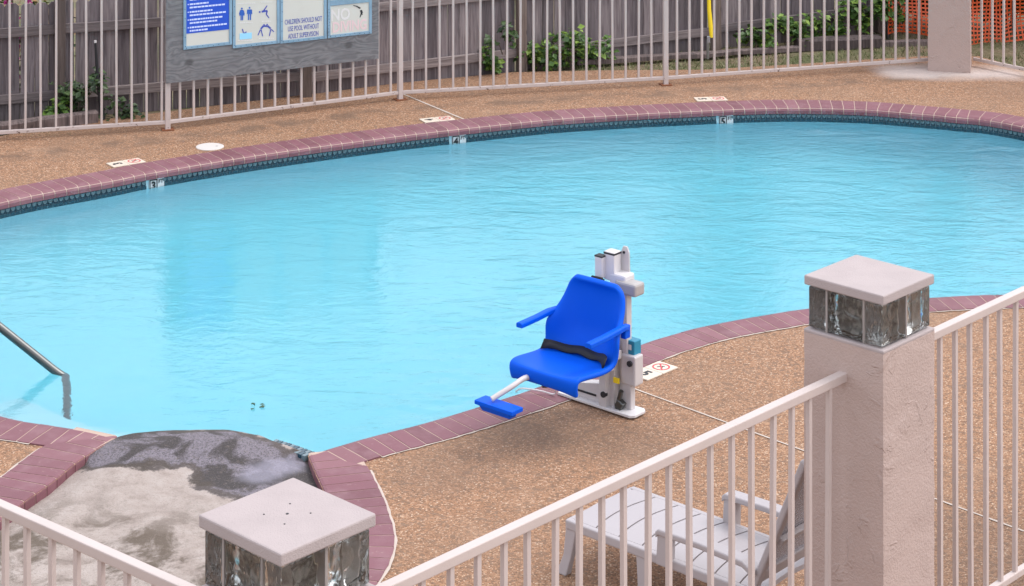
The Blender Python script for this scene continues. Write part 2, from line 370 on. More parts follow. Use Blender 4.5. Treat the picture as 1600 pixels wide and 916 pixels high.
# ------------------------------------------------------------------ pool outline (plan, nosing line)
def catmull(pts, n=12, closed=False):
    out = []; N = len(pts)
    for i in range(N if closed else N - 1):
        g_ = lambda k: pts[k % N] if closed else pts[max(0, min(N - 1, k))]
        p0, p1, p2, p3 = g_(i - 1), g_(i), g_(i + 1), g_(i + 2)
        for k in range(n):
            u = k / n
            out.append(.5 * ((2 * p1) + (p2 - p0) * u + (2 * p0 - 5 * p1 + 4 * p2 - p3) * u * u + (3 * p1 - p0 - 3 * p2 + p3) * u ** 3))
    if not closed: out.append(pts[-1].copy())
    return out
def V2(p): return Vector((p[0], p[1]))
def resample(pts, step):
    L = [0]
    for a, b in zip(pts[:-1], pts[1:]): L.append(L[-1] + (b - a).length)
    n = max(2, round(L[-1] / step)); st = L[-1] / n; o = []; j = 0
    for k in range(n + 1):
        d = min(k * st, L[-1])
        while j < len(L) - 2 and L[j + 1] < d: j += 1
        u = (d - L[j]) / max(1e-9, L[j + 1] - L[j]); o.append(pts[j].lerp(pts[j + 1], u))
    return o
def normals(pts):
    """right-hand side of travel = outwards for a counter-clockwise loop"""
    ns = []
    for i in range(len(pts)):
        d = pts[min(i + 1, len(pts) - 1)] - pts[max(i - 1, 0)]; ns.append(Vector((d.y, -d.x)).normalized())
    return ns
CW = .29
near = [V2(gp(*q)) for q in ((480, 710), (560, 686), (647, 663.7), (708.7, 646), (785, 621.6), (845, 601), (925, 567), (1000, 537), (1052, 521), (1089, 511), (1144, 500), (1190, 492), (1254, 482), (1350, 471.5), (1460, 464), (1524, 460.5), (1585, 459))]
right = [Vector(q) for q in ((4.5, 14.42), (5.3, 14.8), (6.05, 15.6), (6.35, 16.6), (6.1, 17.6))]
farb = [V2(gp(*q)) for q in ((1600, 185), (1497, 171.9), (1428, 165.7), (1359, 160.5), (1284, 158), (1222, 157.4), (1153, 158.8), (1050, 163.3), (975, 167), (850, 175), (725, 187.5), (600, 201.6), (400, 228), (220, 257), (153, 270), (0, 298.6))]
fn = normals(farb); far = [p_ - n_ * CW for p_, n_ in zip(farb, fn)]
left = [Vector(q) for q in ((-4.12, 15.9), (-4.35, 15.1), (-4.2, 14.1), (-3.8, 13.3), (-3.3, 12.7))]
nl = [V2(gp(*q)) for q in ((0, 647.4), (84, 663.8), (134.5, 671.5), (184.5, 683))]
RUN = catmull(near + right + far + left + nl, 10)
dam = catmull([V2(gp(*q)) for q in ((184.5, 683), (215, 679), (255, 674), (290, 672), (340, 674), (380, 680), (420, 690), (455, 701), (480, 710))], 5)
LOOP = RUN[:-1] + dam[:-1]
spa_in = [V2(gp(480, 710))] + [Vector(q) for q in ((-.80, 11.38), (-.715, 11.05), (-.66, 10.78), (-.625, 10.5), (-.665, 10.2), (-.80, 9.86), (-1.1, 9.55), (-1.55, 9.42), (-2.0, 9.55), (-2.35, 9.9), (-2.45, 10.4), (-2.32, 10.91), (-2.2, 11.215), (-2.1, 11.52))] + [V2(gp(184.5, 683))]
SPA = catmull(spa_in, 8)                           # clockwise seen from inside = bricks lie on the right

def inset_loop(loop, d):
    n = len(loop); o = []
    for i in range(n):
        t_ = loop[(i + 1) % n] - loop[i - 1]; o.append(loop[i] + Vector((t_.y, -t_.x)).normalized() * d)
    return o
def flat(name, outer, holes, zf, m, flip=False):
    polys = [[Vector((p_[0], p_[1], 0)) for p_ in outer]] + [[Vector((p_[0], p_[1], 0)) for p_ in h_] for h_ in holes]
    tris = tessellate_polygon(polys); vs = [v for pl in polys for v in pl]
    mb = MB(); mb.add([(v.x, v.y, zf(v.x, v.y)) for v in vs], [tuple(t_) for t_ in tris])
    me = bpy.data.meshes.new(name); me.from_pydata(mb.v, [], mb.f); me.materials.append(m)
    bm = bmesh.new(); bm.from_mesh(me)
    for f_ in bm.faces:
        if f_.normal.z < 0: f_.normal_flip()
    bm.to_mesh(me); bm.free(); return link(name, me)

# ------------------------------------------------------------------ setting
deck_far = [gp(*q) for q in ((-700, 318), (-300, 258), (0, 213), (90, 196), (200, 182), (420, 155), (620, 130), (800, 113), (930, 110), (1100, 109), (1250, 100), (1440, 88), (1530, 88), (1600, 108))]
outer = [(-9, 3), (9, 3), (12, 10), (12, 17), (7.2, 19.6)] + [(p_.x, p_.y) for p_ in reversed(deck_far)] + [(-9, 14)]
hole = inset_loop(LOOP, .06)
spa_hole = [Vector(q) for q in SPA]
# one hole: pool and old spa joined
n_run = len(RUN) - 1
pool_hole = [RUN[i] + normals(RUN)[i] * .06 for i in range(len(RUN))]
joined = pool_hole + [p_ for p_ in reversed(SPA)][1:-1]
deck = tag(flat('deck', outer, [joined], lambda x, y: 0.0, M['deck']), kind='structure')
gm = MB(); NX, NY = 60, 40
def gz(x, y): return -.035 + max(0, y - 21.7) * .05 * min(1, max(0, (x + 1) / 4)) + .012 * noise.noise((x * 1.7, y * 1.7, 0))
xs = [-300, -60, -20] + [-10 + 20 * i / NX for i in range(NX + 1)] + [20, 60, 300]
ys = [16.0 + 10 * j / NY for j in range(NY + 1)] + [30, 45, 90, 400]
gm.add([(x, y, gz(x, y) if y < 27 else gz(x, 26)) for y in ys for x in xs], [(j * len(xs) + i, j * len(xs) + i + 1, (j + 1) * len(xs) + i + 1, (j + 1) * len(xs) + i) for j in range(len(ys) - 1) for i in range(len(xs) - 1)])
# keep the sheet from cutting through the pool: only behind the deck's far side
keep = MB()
for f_ in gm.f:
    c_ = sum((Vector(gm.v[i]) for i in f_), Vector()) / 4
    x_, y_ = px((c_.x, max(c_.y, 1), 0))
    fy = [p_ for p_ in deck_far]; lim_ = None
    for p0, p1 in zip(fy[:-1], fy[1:]):
        if p0.x <= c_.x <= p1.x: lim_ = p0.y + (p1.y - p0.y) * (c_.x - p0.x) / (p1.x - p0.x)
    if lim_ is None: lim_ = fy[0].y if c_.x < 0 else 19.6 - .6 * (min(c_.x, 9) - 7.2) if c_.x > 7.2 else 20.6
    if c_.y > lim_ - .45 or abs(c_.x) > 12: keep.f.append(f_)
keep.v = gm.v; keep.mi = [0] * len(keep.f)
tag(keep.build('ground', M['soil'], smooth=True), kind='structure')
bgm = MB(); bgm.add([(-300, -200, -.06), (300, -200, -.06), (300, 3.5, -.06), (-300, 3.5, -.06)], [(0, 1, 2, 3)])
bgm.add([(-300, 3.5, -.06), (-8.9, 3.5, -.06), (-8.9, 17, -.06), (-300, 17, -.06)], [(0, 1, 2, 3)])
bgm.add([(11.9, 3.5, -.06), (300, 3.5, -.06), (300, 17, -.06), (11.9, 17, -.06)], [(0, 1, 2, 3)])
tag(bgm.build('terrain', M['soil']), kind='structure')

# pool shell
def floor_z(x, y): return -1.06 - .02 * (max(-4.5, min(6.5, x)) + 2.7)
wl = inset_loop(LOOP, .035)
shell = MB(); n = len(wl); rings = []
for d_, f_ in ((0, None), (0, 0.0), (-.06, .30), (-.17, .58), (-.34, .80), (-.56, .94), (-.85, 1.0)):
    lp = inset_loop(LOOP, .035 + d_)
    rings.append([(p_.x, p_.y, -.06 if f_ is None else -.36 + (floor_z(p_.x, 0) + .36) * f_) for p_ in lp])
shell.add([v for rg in rings for v in rg], [(k * n + i, k * n + (i + 1) % n, (k + 1) * n + (i + 1) % n, (k + 1) * n + i) for k in range(len(rings) - 1) for i in range(n)])
pool = tag(shell.build('pool_shell', M['plaster'], smooth=True), kind='structure')
fl = flat('pool_floor', inset_loop(LOOP, -.80), [], lambda x, y: floor_z(x, y) + .002, M['plaster']); fl.parent = pool
# shallow bench and steps along the near left end
steps_run = [p_ for p_ in RUN if p_.x < -1.95 and p_.y < 14.6][-40:]
for k, (dp, zt) in enumerate(((.36, -.34), (.72, -.58))):
    sn = normals(steps_run); a_ = [p_ + q * .03 for p_, q in zip(steps_run, sn)]; b_ = [p_ - q * dp for p_, q in zip(steps_run, sn)]
    st = MB(); k_ = len(a_)
    st.add([(p_.x, p_.y, zt) for p_ in a_] + [(p_.x, p_.y, zt) for p_ in b_] + [(p_.x, p_.y, zt - .9) for p_ in b_],
           [(i, i + 1, k_ + i + 1, k_ + i) for i in range(k_ - 1)] + [(k_ + i, k_ + i + 1, 2 * k_ + i + 1, 2 * k_ + i) for i in range(k_ - 1)])
    st.build('step', M['plaster'], pool)
# water body
ww = inset_loop(LOOP, .045); wm = MB(); n = len(ww)
tris = tessellate_polygon([[Vector((p_.x, p_.y, 0)) for p_ in ww]])
wm.add([(p_.x, p_.y, -.13) for p_ in ww] + [(p_.x, p_.y, -2.6) for p_ in ww],
       [tuple(t_) for t_ in tris] + [tuple(i + n for i in t_) for t_ in tris] + [(i, (i + 1) % n, n + (i + 1) % n, n + i) for i in range(n)])
water = tag(wm.build('water', M['water']), kind='structure')

# coping bricks
PROF = [(CW, -.05), (CW, .008), (.05, .008), (.028, .004), (.010, -.008), (.0, -.026), (.0, -.056), (.05, -.058)]
def sweep_section(p_, q, prof, top=0.0):
    return [Vector((p_.x + q.x * d_, p_.y + q.y * d_, z_ + (top if z_ > 0 else 0))) for d_, z_ in prof]
def strip(pts, nrm, prof):
    mb = MB(); k_ = len(prof); vs = []
    for p_, q in zip(pts, nrm): vs += sweep_section(p_, q, prof)
    fs = [(i * k_ + j, i * k_ + (j + 1) % k_, (i + 1) * k_ + (j + 1) % k_, (i + 1) * k_ + j) for i in range(len(pts) - 1) for j in range(k_)]
    fs += [tuple(range(k_)), tuple(range((len(pts) - 1) * k_, len(pts) * k_))]
    return mb.add(vs, fs)
def clip(me, planes):
    bm = bmesh.new(); bm.from_mesh(me)
    for co, no in planes:
        r_ = bmesh.ops.bisect_plane(bm, geom=bm.verts[:] + bm.edges[:] + bm.faces[:], plane_co=co, plane_no=no, clear_outer=True)
        ed = [e for e in r_['geom_cut'] if isinstance(e, bmesh.types.BMEdge)]
        if ed: bmesh.ops.triangle_fill(bm, use_beauty=True, edges=ed)
    bmesh.ops.recalc_face_normals(bm, faces=bm.faces); ok = len(bm.faces) > 3
    bm.to_mesh(me); bm.free(); return ok
def mitre(c, d, keep_pt):
    """vertical plane through plan points c and d; keep the side of keep_pt"""
    t_ = (V2(d) - V2(c)).normalized(); no = Vector((t_.y, -t_.x, 0))
    if (V2(keep_pt) - V2(c)).dot(V2(no)) > 0: no = -no
    return (Vector((c[0], c[1], 0)), no)
CL, DL = gp(184.5, 683), gp(66, 698)
CR, DR = gp(480, 710), gp(560, 728)
MAINKEEP = [mitre(CL, DL, gp(60, 670)), mitre(CR, DR, gp(620, 690))]
SPAKEEP = [mitre(CL, DL, gp(40, 760)), mitre(CR, DR, gp(560, 790))]
def bricks(run, parent, planes, pitch=.1035, joint=.008, prof=PROF, lim=300, mz=.0016):
    pts = resample(run, pitch / 6); nn = normals(pts)
    mp = [(d_ if d_ < CW else CW - .004, z_ - mz if z_ > 0 else z_ + .0005) for d_, z_ in prof]
    mp = [(max(d_, .004), z_) for d_, z_ in mp]
    mo = strip(pts, nn, mp).mesh('mortar_bed', M['mortar'])
    ends = [pts[0], pts[-1]]
    rest = MB(); cnt = 0; items = []
    for b0 in range(0, len(pts) - 6, 6):
        seg = list(range(b0, b0 + 7)); d_ = [pts[i].copy() for i in seg]; q = [nn[i] for i in seg]
        d_[0] = d_[0].lerp(d_[1], joint / 2 / (pitch / 6)); d_[-1] = d_[-1].lerp(d_[-2], joint / 2 / (pitch / 6))
        tilt = random.uniform(0, .0010)
        mb = MB(); vs = []; k_ = len(prof)
        for p_, qq in ((d_[0], q[0]), (d_[3], q[3]), (d_[6], q[6])):
            jit = random.uniform(-.003, .003)
            vs += sweep_section(p_, qq, [(a_ + (jit if a_ >= CW else 0), b_) for a_, b_ in prof], tilt)
        fs = [(i * k_ + j, i * k_ + (j + 1) % k_, (i + 1) * k_ + (j + 1) % k_, (i + 1) * k_ + j) for i in range(2) for j in range(k_)]
        fs += [tuple(range(k_)), tuple(range(2 * k_, 3 * k_))]
        mid = d_[3]; x_, y_ = px((mid.x, mid.y, 0)); items.append((mb, vs, fs, mid, -90 < x_ < 1690 and y_ < 1000))
    for mb, vs, fs, mid, vis in items:
        near_c = any((mid - V2(c_)).length < .75 for c_ in (CL, CR))
        if vis and cnt < lim:
            base = Vector((mid.x, mid.y, 0)); mb.add([v - base for v in vs], fs); me = mb.mesh('brick', M['brick'])
            if near_c:
                co, no = planes[0] if (mid - V2(CL)).length < (mid - V2(CR)).length else planes[1]; ok = clip(me, [(co - base, no)])
                if not ok: bpy.data.meshes.remove(me); continue
            o = link('brick', me, parent); o.location = base; cnt += 1
        else:
            rest.add(vs, fs)
    if planes: clip_m = bmesh.new(); clip_m.from_mesh(mo); clip_m.free()
    mor = link('mortar_bed', mo, parent)
    if rest.v: tag(rest.build('brick_run', M['brick'], parent), kind='stuff')
    return mor
main_mortar = bricks(RUN, pool, MAINKEEP)
spa = thing('filled_spa', 'small old spa filled with stained concrete, rimmed in mauve brick, joined to the pool', 'spa')
SPA_R = list(reversed(SPA))
bricks([p_.copy() for p_ in SPA_R], spa, SPAKEEP, prof=[(CW, -.05), (CW, .0095), (.02, .0095), (.006, .005), (.0, -.006), (.0, -.08), (.05, -.08)], mz=.002)
# light sealant bead between coping and deck
def bead(run, d0, d1, z, name, parent, m):
    pts = resample(run, .05); nn = normals(pts); mb = MB(); k_ = len(pts)
    a_ = [p_ + q * (d0 + random.uniform(-.003, .003)) for p_, q in zip(pts, nn)]; b_ = [p_ + q * (d1 + random.uniform(-.004, .004)) for p_, q in zip(pts, nn)]
    mb.add([(p_.x, p_.y, z) for p_ in a_] + [(p_.x, p_.y, z) for p_ in b_], [(i, i + 1, k_ + i + 1, k_ + i) for i in range(k_ - 1)])
    return mb.build(name, m, parent)
i0 = next(i for i, p_ in enumerate(RUN) if (p_ - V2(CR)).length > .28)
i1 = max(i for i, p_ in enumerate(RUN) if (p_ - V2(CL)).length > .38)
bead(RUN[i0:i1], CW - .006, CW + .012, .0045, 'sealant_bead', pool, M['sealant'])
sr = [p_ for p_ in SPA_R if (p_ - V2(CR)).length > .30 and (p_ - V2(CL)).length > .30]
bead(sr, CW - .006, CW + .014, .0055, 'sealant_bead', spa, M['sealant'])
# concrete infill (polar sheet, humped towards the dam)
ctr2 = Vector((-1.5, 10.7)); rim_ = [p_ for p_ in dam[:-1]] + [p_ for p_ in SPA[:-1]]
inf = MB(); NR = 22; n = len(rim_)
def infz(p_, k):
    tt = k / NR; hump = .045 * math.exp(-((p_.y - 11.72) / .22) ** 2) * math.exp(-((p_.x + 1.45) / .5) ** 2)
    edge = -.035 * max(0, (tt - .8) / .2) if p_.y < 11.6 else 0
    return -.012 + hump + edge + .012 * noise.noise((p_.x * 3, p_.y * 3, 1.3)) + .005 * noise.noise((p_.x * 11, p_.y * 11, 2))
vs = [(ctr2.x, ctr2.y, infz(ctr2, 0))]
for k in range(1, NR + 1):
    for p_ in rim_:
        q = ctr2.lerp(p_, k / NR * 1.004); vs.append((q.x, q.y, infz(q, k)))
fs = [(0, 1 + i, 1 + (i + 1) % n) for i in range(n)] + [(1 + (k - 1) * n + i, 1 + k * n + i, 1 + k * n + (i + 1) % n, 1 + (k - 1) * n + (i + 1) % n) for k in range(1, NR) for i in range(n)]
o_ = inf.add(vs, fs).build('concrete_infill', M['oldconc'], spa, smooth=True)
# dam wall between spa and pool: plaster lip on one side, tiled top on the other
dpts = resample(dam, .03); dn2 = normals(dpts)
dm = strip(dpts, dn2, [(.10, -.3), (.10, -.03), (.0, -.03), (-.055, -.045), (-.06, -.4)]).build('dam_wall', M['plaster'], spa)
tl = MB()
for i, (p_, q) in enumerate(zip(dpts, dn2)):
    if i < len(dpts) * .74: continue
    tt = Vector((-q.y, q.x))
    for k, dd_ in enumerate((-.035, .012)):
        tl.box((p_.x - q.x * dd_ * -1, p_.y - q.y * dd_ * -1, -.018 + (.006 if k else 0)), (.024, .042, .03), rotz((tt.x, tt.y)), mi=(i + k) % 2)
tag(tl.build('lip_tiles', [M['tile_mid'], M['tile_light']], spa), kind='stuff')

# waterline tile band: scalloped upper row over a dark lower row
tb = MB(); TP = .0475
tr = resample(RUN, TP); tn = normals(tr)
marks = {}
for x_, y_, s_ in ((243, 289, '3'), (709, 219, '4'), (1132, 187, '5')):
    g0 = V2(gp(x_, y_ - 5, -.10)); marks[s_] = min(range(len(tr)), key=lambda i: (tr[i] - g0).length + (0 if tr[i].y > 15.5 else 99))
for i in range(len(tr) - 1):
    x_, y_ = px((tr[i].x, tr[i].y, 0))
    p_, q = (tr[i] + tr[i + 1]) / 2, (tn[i] + tn[i + 1]).normalized(); tv = Vector((-q.y, q.x)); mx = Matrix(((tv.x, q.x, 0), (tv.y, q.y, 0), (0, 0, 1)))
    if any(abs(i - k) <= 1 for k in marks.values()): continue
    fx = p_ + q * .034
    tb.box((fx.x, fx.y, -.0855), (TP - .004, .012, .046), mx, 0); tb.box((fx.x, fx.y, -.134), (TP - .004, .012, .046), mx, 1)
    c0 = Vector((p_.x + q.x * .0265, p_.y + q.y * .0265, 0)); poly = []
    for k in range(7):
        a_ = math.pi * k / 6; poly.append(c0 + Vector((tv.x, tv.y, 0)) * math.cos(a_) * .0205 + Vector((0, 0, -.068 - .030 * math.sin(a_))))
    tb.prism(poly, Vector((-q.x, -q.y, 0)) * .003, 2)
    tb.box((tr[i].x + q.x * .034, tr[i].y + q.y * .034, -.134), (.005, .011, .046), mx, 3)
tag(tb.build('tile_band', [M['tile_dark'], M['tile_mid'], M['tile_light'], M['tile_joint']], pool), kind='stuff')
for s_, i in marks.items():
    p_, q = tr[i], tn[i]; tv = Vector((q.y, -q.x))
    tv = Vector((-q.y, q.x)) * -1
    mk = thing('depth_marker', {'3': 'white 3 FT depth tile in the waterline band near the skimmer lid', '4': 'white 4 FT depth tile in the waterline band below the deck joint', '5': 'white 5 FT depth tile in the waterline band of the deep end'}[s_], 'depth marker', 'depth tiles at the waterline', (p_.x + q.x * .030, p_.y + q.y * .030, -.112))
    # local frame: x along the wall (left to right seen from the water), y up, z towards the water
    xa = Vector((q.y, -q.x, 0)); 
    mx = Matrix((( xa.x, 0, -q.x, 0), (xa.y, 0, -q.y, 0), (0, 1, 0, 0), (0, 0, 0, 1)))
    if mx.to_3x3().determinant() < 0: mx = Matrix(((-xa.x, 0, -q.x, 0), (-xa.y, 0, -q.y, 0), (0, 1, 0, 0), (0, 0, 0, 1)))
    pl = MB().box((0, 0, 0), (.138, .104, .012)).build('tile', M['white'], mk); pl.matrix_basis = mx
    bxm = MB()
    for c_, s2 in (((-.031, .043, .0075), (.07, .010, .002)), ((-.062, 0, .0075), (.008, .09, .002)), ((.002, 0, .0075), (.008, .09, .002))): bxm.box(c_, s2)
    fo = bxm.build('black_outline', M['black'], mk); fo.matrix_basis = mx
    text(s_, .085, M['black'], 'digit', mk, mx @ Matrix.Translation((-.03, -.006, .008)), bold=.004)
    text('FT', .042, M['black'], 'unit_letters', mk, mx @ Matrix.Translation((.037, .022, .008)), bold=.001)

# control joints in the deck
def joint(a, b, wd, name):
    a, b = Vector(a), Vector(b); d_ = (b - a); n_ = Vector((d_.y, -d_.x, 0)).normalized() * wd / 2; k_ = 30; mb = MB(); vs = []
    for i in range(k_ + 1):
        p_ = a.lerp(b, i / k_); j_ = random.uniform(.8, 1.2); vs += [p_ + n_ * j_ + Vector((0, 0, .004)), p_ - n_ * j_ + Vector((0, 0, .004))]
    mb.add(vs, [(2 * i, 2 * i + 1, 2 * i + 3, 2 * i + 2) for i in range(k_)]).build(name, M['sealant'], deck)
joint(gp(985, 606), gp(1600, 831), .013, 'control_joint')
joint(gp(626, 146), gp(726, 187.5), .02, 'control_joint')

# ------------------------------------------------------------------ pillars
DA = Vector((.698, .716, 0)).normalized()      # near fence runs along this
PT = 1.82
def pillar(loc, ang, label, taper=0.0, group=None):
    th = thing('pillar', label, 'pillar', group, loc, ang)
    st = MB(); nz, ns = 26, 12; hw0 = .203; vs = []
    per = []
    for sd in range(4):
        for k in range(ns):
            u = -1 + 2 * k / ns
            per.append({0: (u, -1), 1: (1, u), 2: (-u, 1), 3: (-1, -u)}[sd])
    zt = PT - .245
    for j in range(nz + 1):
        z = -.01 + (zt + .01) * j / nz
        for (x, y) in per:
            e = .003 * noise.noise((x * 1.3 + loc[0] * 3, y * 1.3, z * 5)) + .0025 * noise.noise((x * 6, y * 6 + loc[1], z * 14))
            s_ = hw0 * (1 + taper * (1 - j / nz)) + e
            if abs(x) > .99 and abs(y) > .99: s_ *= .985
            vs.append((x * s_, y * s_, z))
    m_ = len(per)
    fs = [(j * m_ + k, j * m_ + (k + 1) % m_, (j + 1) * m_ + (k + 1) % m_, (j + 1) * m_ + k) for j in range(nz) for k in range(m_)] + [tuple(range(nz * m_, (nz + 1) * m_))]
    st.add(vs, fs).build('stucco_shaft', M['stucco'], th, smooth=True)
    MB().box((0, 0, zt + .006), (.404, .404, .016)).build('mortar_ledge', M['cap'], th, bevel=.005)
    z0, z1 = zt + .015, PT - .042; zc, hz = (z0 + z1) / 2, z1 - z0
    MB().box((0, 0, zc), (.17, .17, hz)).build('core', M['core'], th)
    mo = MB()
    for s1 in (-1, 1):
        mo.box((s1 * .0, s1 * .145, zc), (.0115, .084, hz)); mo.box((s1 * .145, .0937, zc), (.084, .0095, hz)); mo.box((s1 * .145, -.0937, zc), (.084, .0095, hz))
    mo.box((0, 0, z1 - .004), (.36, .36, .010)); mo.build('mortar_joints', M['joint'], th)
    gb = None
    def block(cx_, cy_, sx, sy):
        MB().box((0, 0, 0), (sx, sy, hz - .012)).build('glass_block', M['glass'], th, loc=(cx_, cy_, zc), bevel=.008, seg=3)
    for sy in (-1, 1):
        for sx in (-1, 1): block(sx * .0965, sy * .143, .182, .088)      # pairs along the two long faces
    for sx in (-1, 1): block(sx * .143, 0, .088, .176)
    MB().box((0, 0, PT - .021), (.402, .402, .042)).build('cap', M['cap'], th, bevel=.006, seg=2)
    if label.startswith('stucco pillar with drilled'):
        for (x, y, r_) in ((0, 0, .005), (.055, .05, .003), (-.055, -.05, .003), (.055, -.05, .003), (-.055, .05, .003)):
            MB().tube([(x, y, PT - .002), (x, y, PT + .0015)], r_, 8).build('drill_hole', M['black'], th)
    return th
angA = math.atan2(DA.y, DA.x)
PL = Vector((-.554, 6.662, 0)); PR = Vector((1.771, 9.047, 0))
pillar(PL, angA, 'stucco pillar with drilled holes in its cap, where the railing turns beside the filled spa')
pillar(PR, angA, 'stucco pillar with glass block band standing beside the white chaise lounge')
pf_a, pf_b = gp(1448, 109), gp(1518, 116.5)
fd = Vector((.965, -.262, 0)); pfc = (pf_a + pf_b) / 2 + Vector((-fd.y, fd.x, 0)) * .205
pillar(pfc, math.atan2(fd.y, fd.x), 'stucco pillar at the corner of the far railing, before the orange net', .05)

# ------------------------------------------------------------------ iron fences
def sharedbox(name, size, m, bevel=.002):
    me = MB().box((0, 0, size[2] / 2), size).mesh(name, m); return me
picket_me = {}
def fence(label, a, b, zb, zt, phase, pitch=.1335, posts=(), rw=.038, endp=(0, 0), pk=.0195, lean=0.0, clips=False, group=None):
    a, b = Vector(a), Vector(b); d_ = (b - a); L = d_.length; d_.normalize(); rz = math.atan2(d_.y, d_.x)
    th = thing('railing', label, 'railing', group, (a.x, a.y, 0), rz)
    MB().box((L / 2, 0, zt - rw / 2), (L, rw * 1.1, rw)).build('top_rail', M['paint'], th, bevel=.004)
    MB().box((L / 2, 0, zb), (L, rw * .85, rw * .85)).build('bottom_rail', M['paint'], th, bevel=.004)
    key = (round(zb, 3), round(zt, 3), pk)
    if key not in picket_me:
        mb = MB().box((0, 0, (zb + zt) / 2 - .01), (pk, pk, zt - zb - .03)); picket_me[key] = mb.mesh('picket', M['paint'])
    x = phase; pp = [p_ for p_ in posts]
    while x < L - .03:
        if x > .03 and not any(abs(x - q) < .05 for q in pp):
            o = link('picket', picket_me[key], th); o.location = (x, random.uniform(-.0015, .0015), 0); o.rotation_euler = (random.uniform(-.004, .004), random.uniform(-.006, .006) + lean, random.uniform(-.04, .04))
        x += pitch
    for q in posts:
        MB().box((q, 0, zt / 2 + .01), (.047, .047, zt + .02)).build('post', M['paint'], th, bevel=.004)
        MB().box((q, 0, .006), (.11, .10, .010)).build('foot_plate', M['rust'], th, bevel=.002)
    return th
ZT = PT - .37
def along(x_, origin, dirv):        # distance along a plan line at which it crosses image column x_
    u = (x_ - CX) / F; return (u * origin.y - origin.x) / (dirv.x - u * dirv.y)
aL = PL + DA * .19; bL = PR - DA * .195
ph = (along(746, aL, DA)) % .1335
fence('beige railing between the two glass block pillars, in front of the chaise lounge', aL, bL, .105, ZT, ph)
aR = PR + DA * .195; bR = PR + DA * 3.4
fence('beige railing running on past the chaise pillar along the pool deck', aR, bR, .105, ZT, along(1469, aR, DA) % .1335)
DB = Vector((-.765, .644, 0)); aB = PL + DB * .19; bB = PL + DB * 4.2
fence('beige railing beside the stained concrete of the filled spa', aB, bB, .105, ZT, along(8.5, aB, DB) % .1355, .1355)
f0 = gp(262, 203); f1 = gp(625, 156); f2 = gp(1040, 133)
fl0 = f0 + (V2(gp(0, 219.5)) - V2(f0)).normalized().to_3d() * 4.2
dl_ = (f0 - fl0).normalized()
fence('beige railing panel left of the sign board, before the low timber edging', fl0, f0, .07, ZT, along(15.5, fl0, dl_) % .1335, posts=(4.2,), group=None)
fence('beige railing panel that carries the grey sign board', f0, f1, .07, ZT, .118, posts=((f1 - f0).length,))
fence('beige railing panel between the sign board and the yellow pole', f1, f2, .07, ZT, .12, posts=((f2 - f1).length,))
fe = pfc - Vector((.20, .02, 0)); fe = Vector((at(1449, 0, 21.4).x, 21.38, 0))
fence('beige railing panel in front of the yellow pole and green vines', f2, fe, .07, ZT, .12)
g1 = Vector((gp(1521, 92, .07).x, gp(1521, 92, .07).y, 0)); g2 = Vector((gp(1600, 108, .07).x, gp(1600, 108, .07).y, 0)); g2 = g1 + (g2 - g1).normalized() * 2.6
fence('beige railing panel turning the corner in front of the orange net', g1, g2, .07, ZT, .1)

# ------------------------------------------------------------------ sign board on the far railing
bd = (f1 - f0).normalized(); bn = Vector((bd.y, -bd.x, 0))        # faces the pool
B0 = f0 + bn * .045
bt = thing('sign_board', 'grey weathered plywood board with framed pool signs, fixed to the far railing', 'sign board', None, (B0.x, B0.y, 0), math.atan2(bd.y, bd.x))
def buv(x_, y_):                      # pixel -> (s, z) on the board plane
    u = (x_ - CX) / F; d_ = Vector((u, 1, -(y_ - YH) / F)); o_ = Vector((0, 0, H)); t_ = (B0 - o_).dot(bn) / d_.dot(bn); p_ = o_ + d_ * t_
    return ((p_ - B0).dot(bd), p_.z)
s0, zlo = buv(259, 129); s1, zlo2 = buv(591, 93); ZTOP = 1.62
bo = MB().box((0, 0, 0), (s1 - s0, .02, ZTOP - .43)).mesh('plywood_sheet', M['plywood'])
for v in bo.vertices: v.co += Vector(((s1 - s0) / 2, 0, (ZTOP - .43) / 2))
link('plywood_sheet', bo, bt).location = (s0, 0, .43)
def panel(xl, xr, yb_l, m, name, depth, top=None, ytop=None):
    a, zb_ = buv(xl, yb_l[0]); b, zb2 = buv(xr, yb_l[1]); zb_ = (zb_ + zb2) / 2
    zt_ = top if top is not None else buv((xl + xr) / 2, ytop)[1]
    MB().box(((a + b) / 2, -.010 - depth, (zb_ + zt_) / 2), (b - a, .006, zt_ - zb_)).build(name, m, bt); return a, b, zb_, zt_
def trim(a, b, z0, z1, name='trim_strip'):
    MB().box(((a + b) / 2, -.0165, (z0 + z1) / 2), (b - a, .008, z1 - z0)).build(name, M['frameblue'], bt, bevel=.002)
S1 = panel(290, 357, (71, 66), M['signwhite'], 'rules_sign', .0, top=1.5)
zb1 = buv(323, 49)[1]
MB().box(((S1[0] + S1[1]) / 2, -.0145, (zb1 + 1.49) / 2), (S1[1] - S1[0] - .004, .003, 1.49 - zb1)).build('blue_field', M['signblue'], bt)
rows = MB(); zz = zb1 + .022; k = 0
wd1 = S1[1] - S1[0]
pat = [.40, .93, .72, .80, .93, .62, .93, .50, .93, .90, .55, .93, .75, .93, .60, .88, .93, .5, .9, .93, .7]
while zz < 1.44 and k < len(pat):
    xw = wd1 * .86 * pat[k]; x0 = S1[0] + wd1 * .08; nseg = max(3, int(xw / .02)); xx = x0
    while xx < x0 + xw:
        lw = random.uniform(.012, .035); rows.box((xx + lw / 2, -.0165, zz), (lw, .0015, .014)); xx += lw + .005
    if k % 2: rows.box((S1[0] + wd1 * .045, -.0165, zz), (.010, .0015, .010))
    zz += .030 if k % 2 == 0 else .040; k += 1
tag(rows.build('rule_lines', M['lilac'], bt), kind='stuff')
S2 = panel(367, 431.5, (70, 63), M['signwhite'], 'pictogram_sign', .0, top=1.5)
S3 = panel(441, 505, (62, 56.5), M['signwhite'], 'supervision_sign', .0, top=1.5)
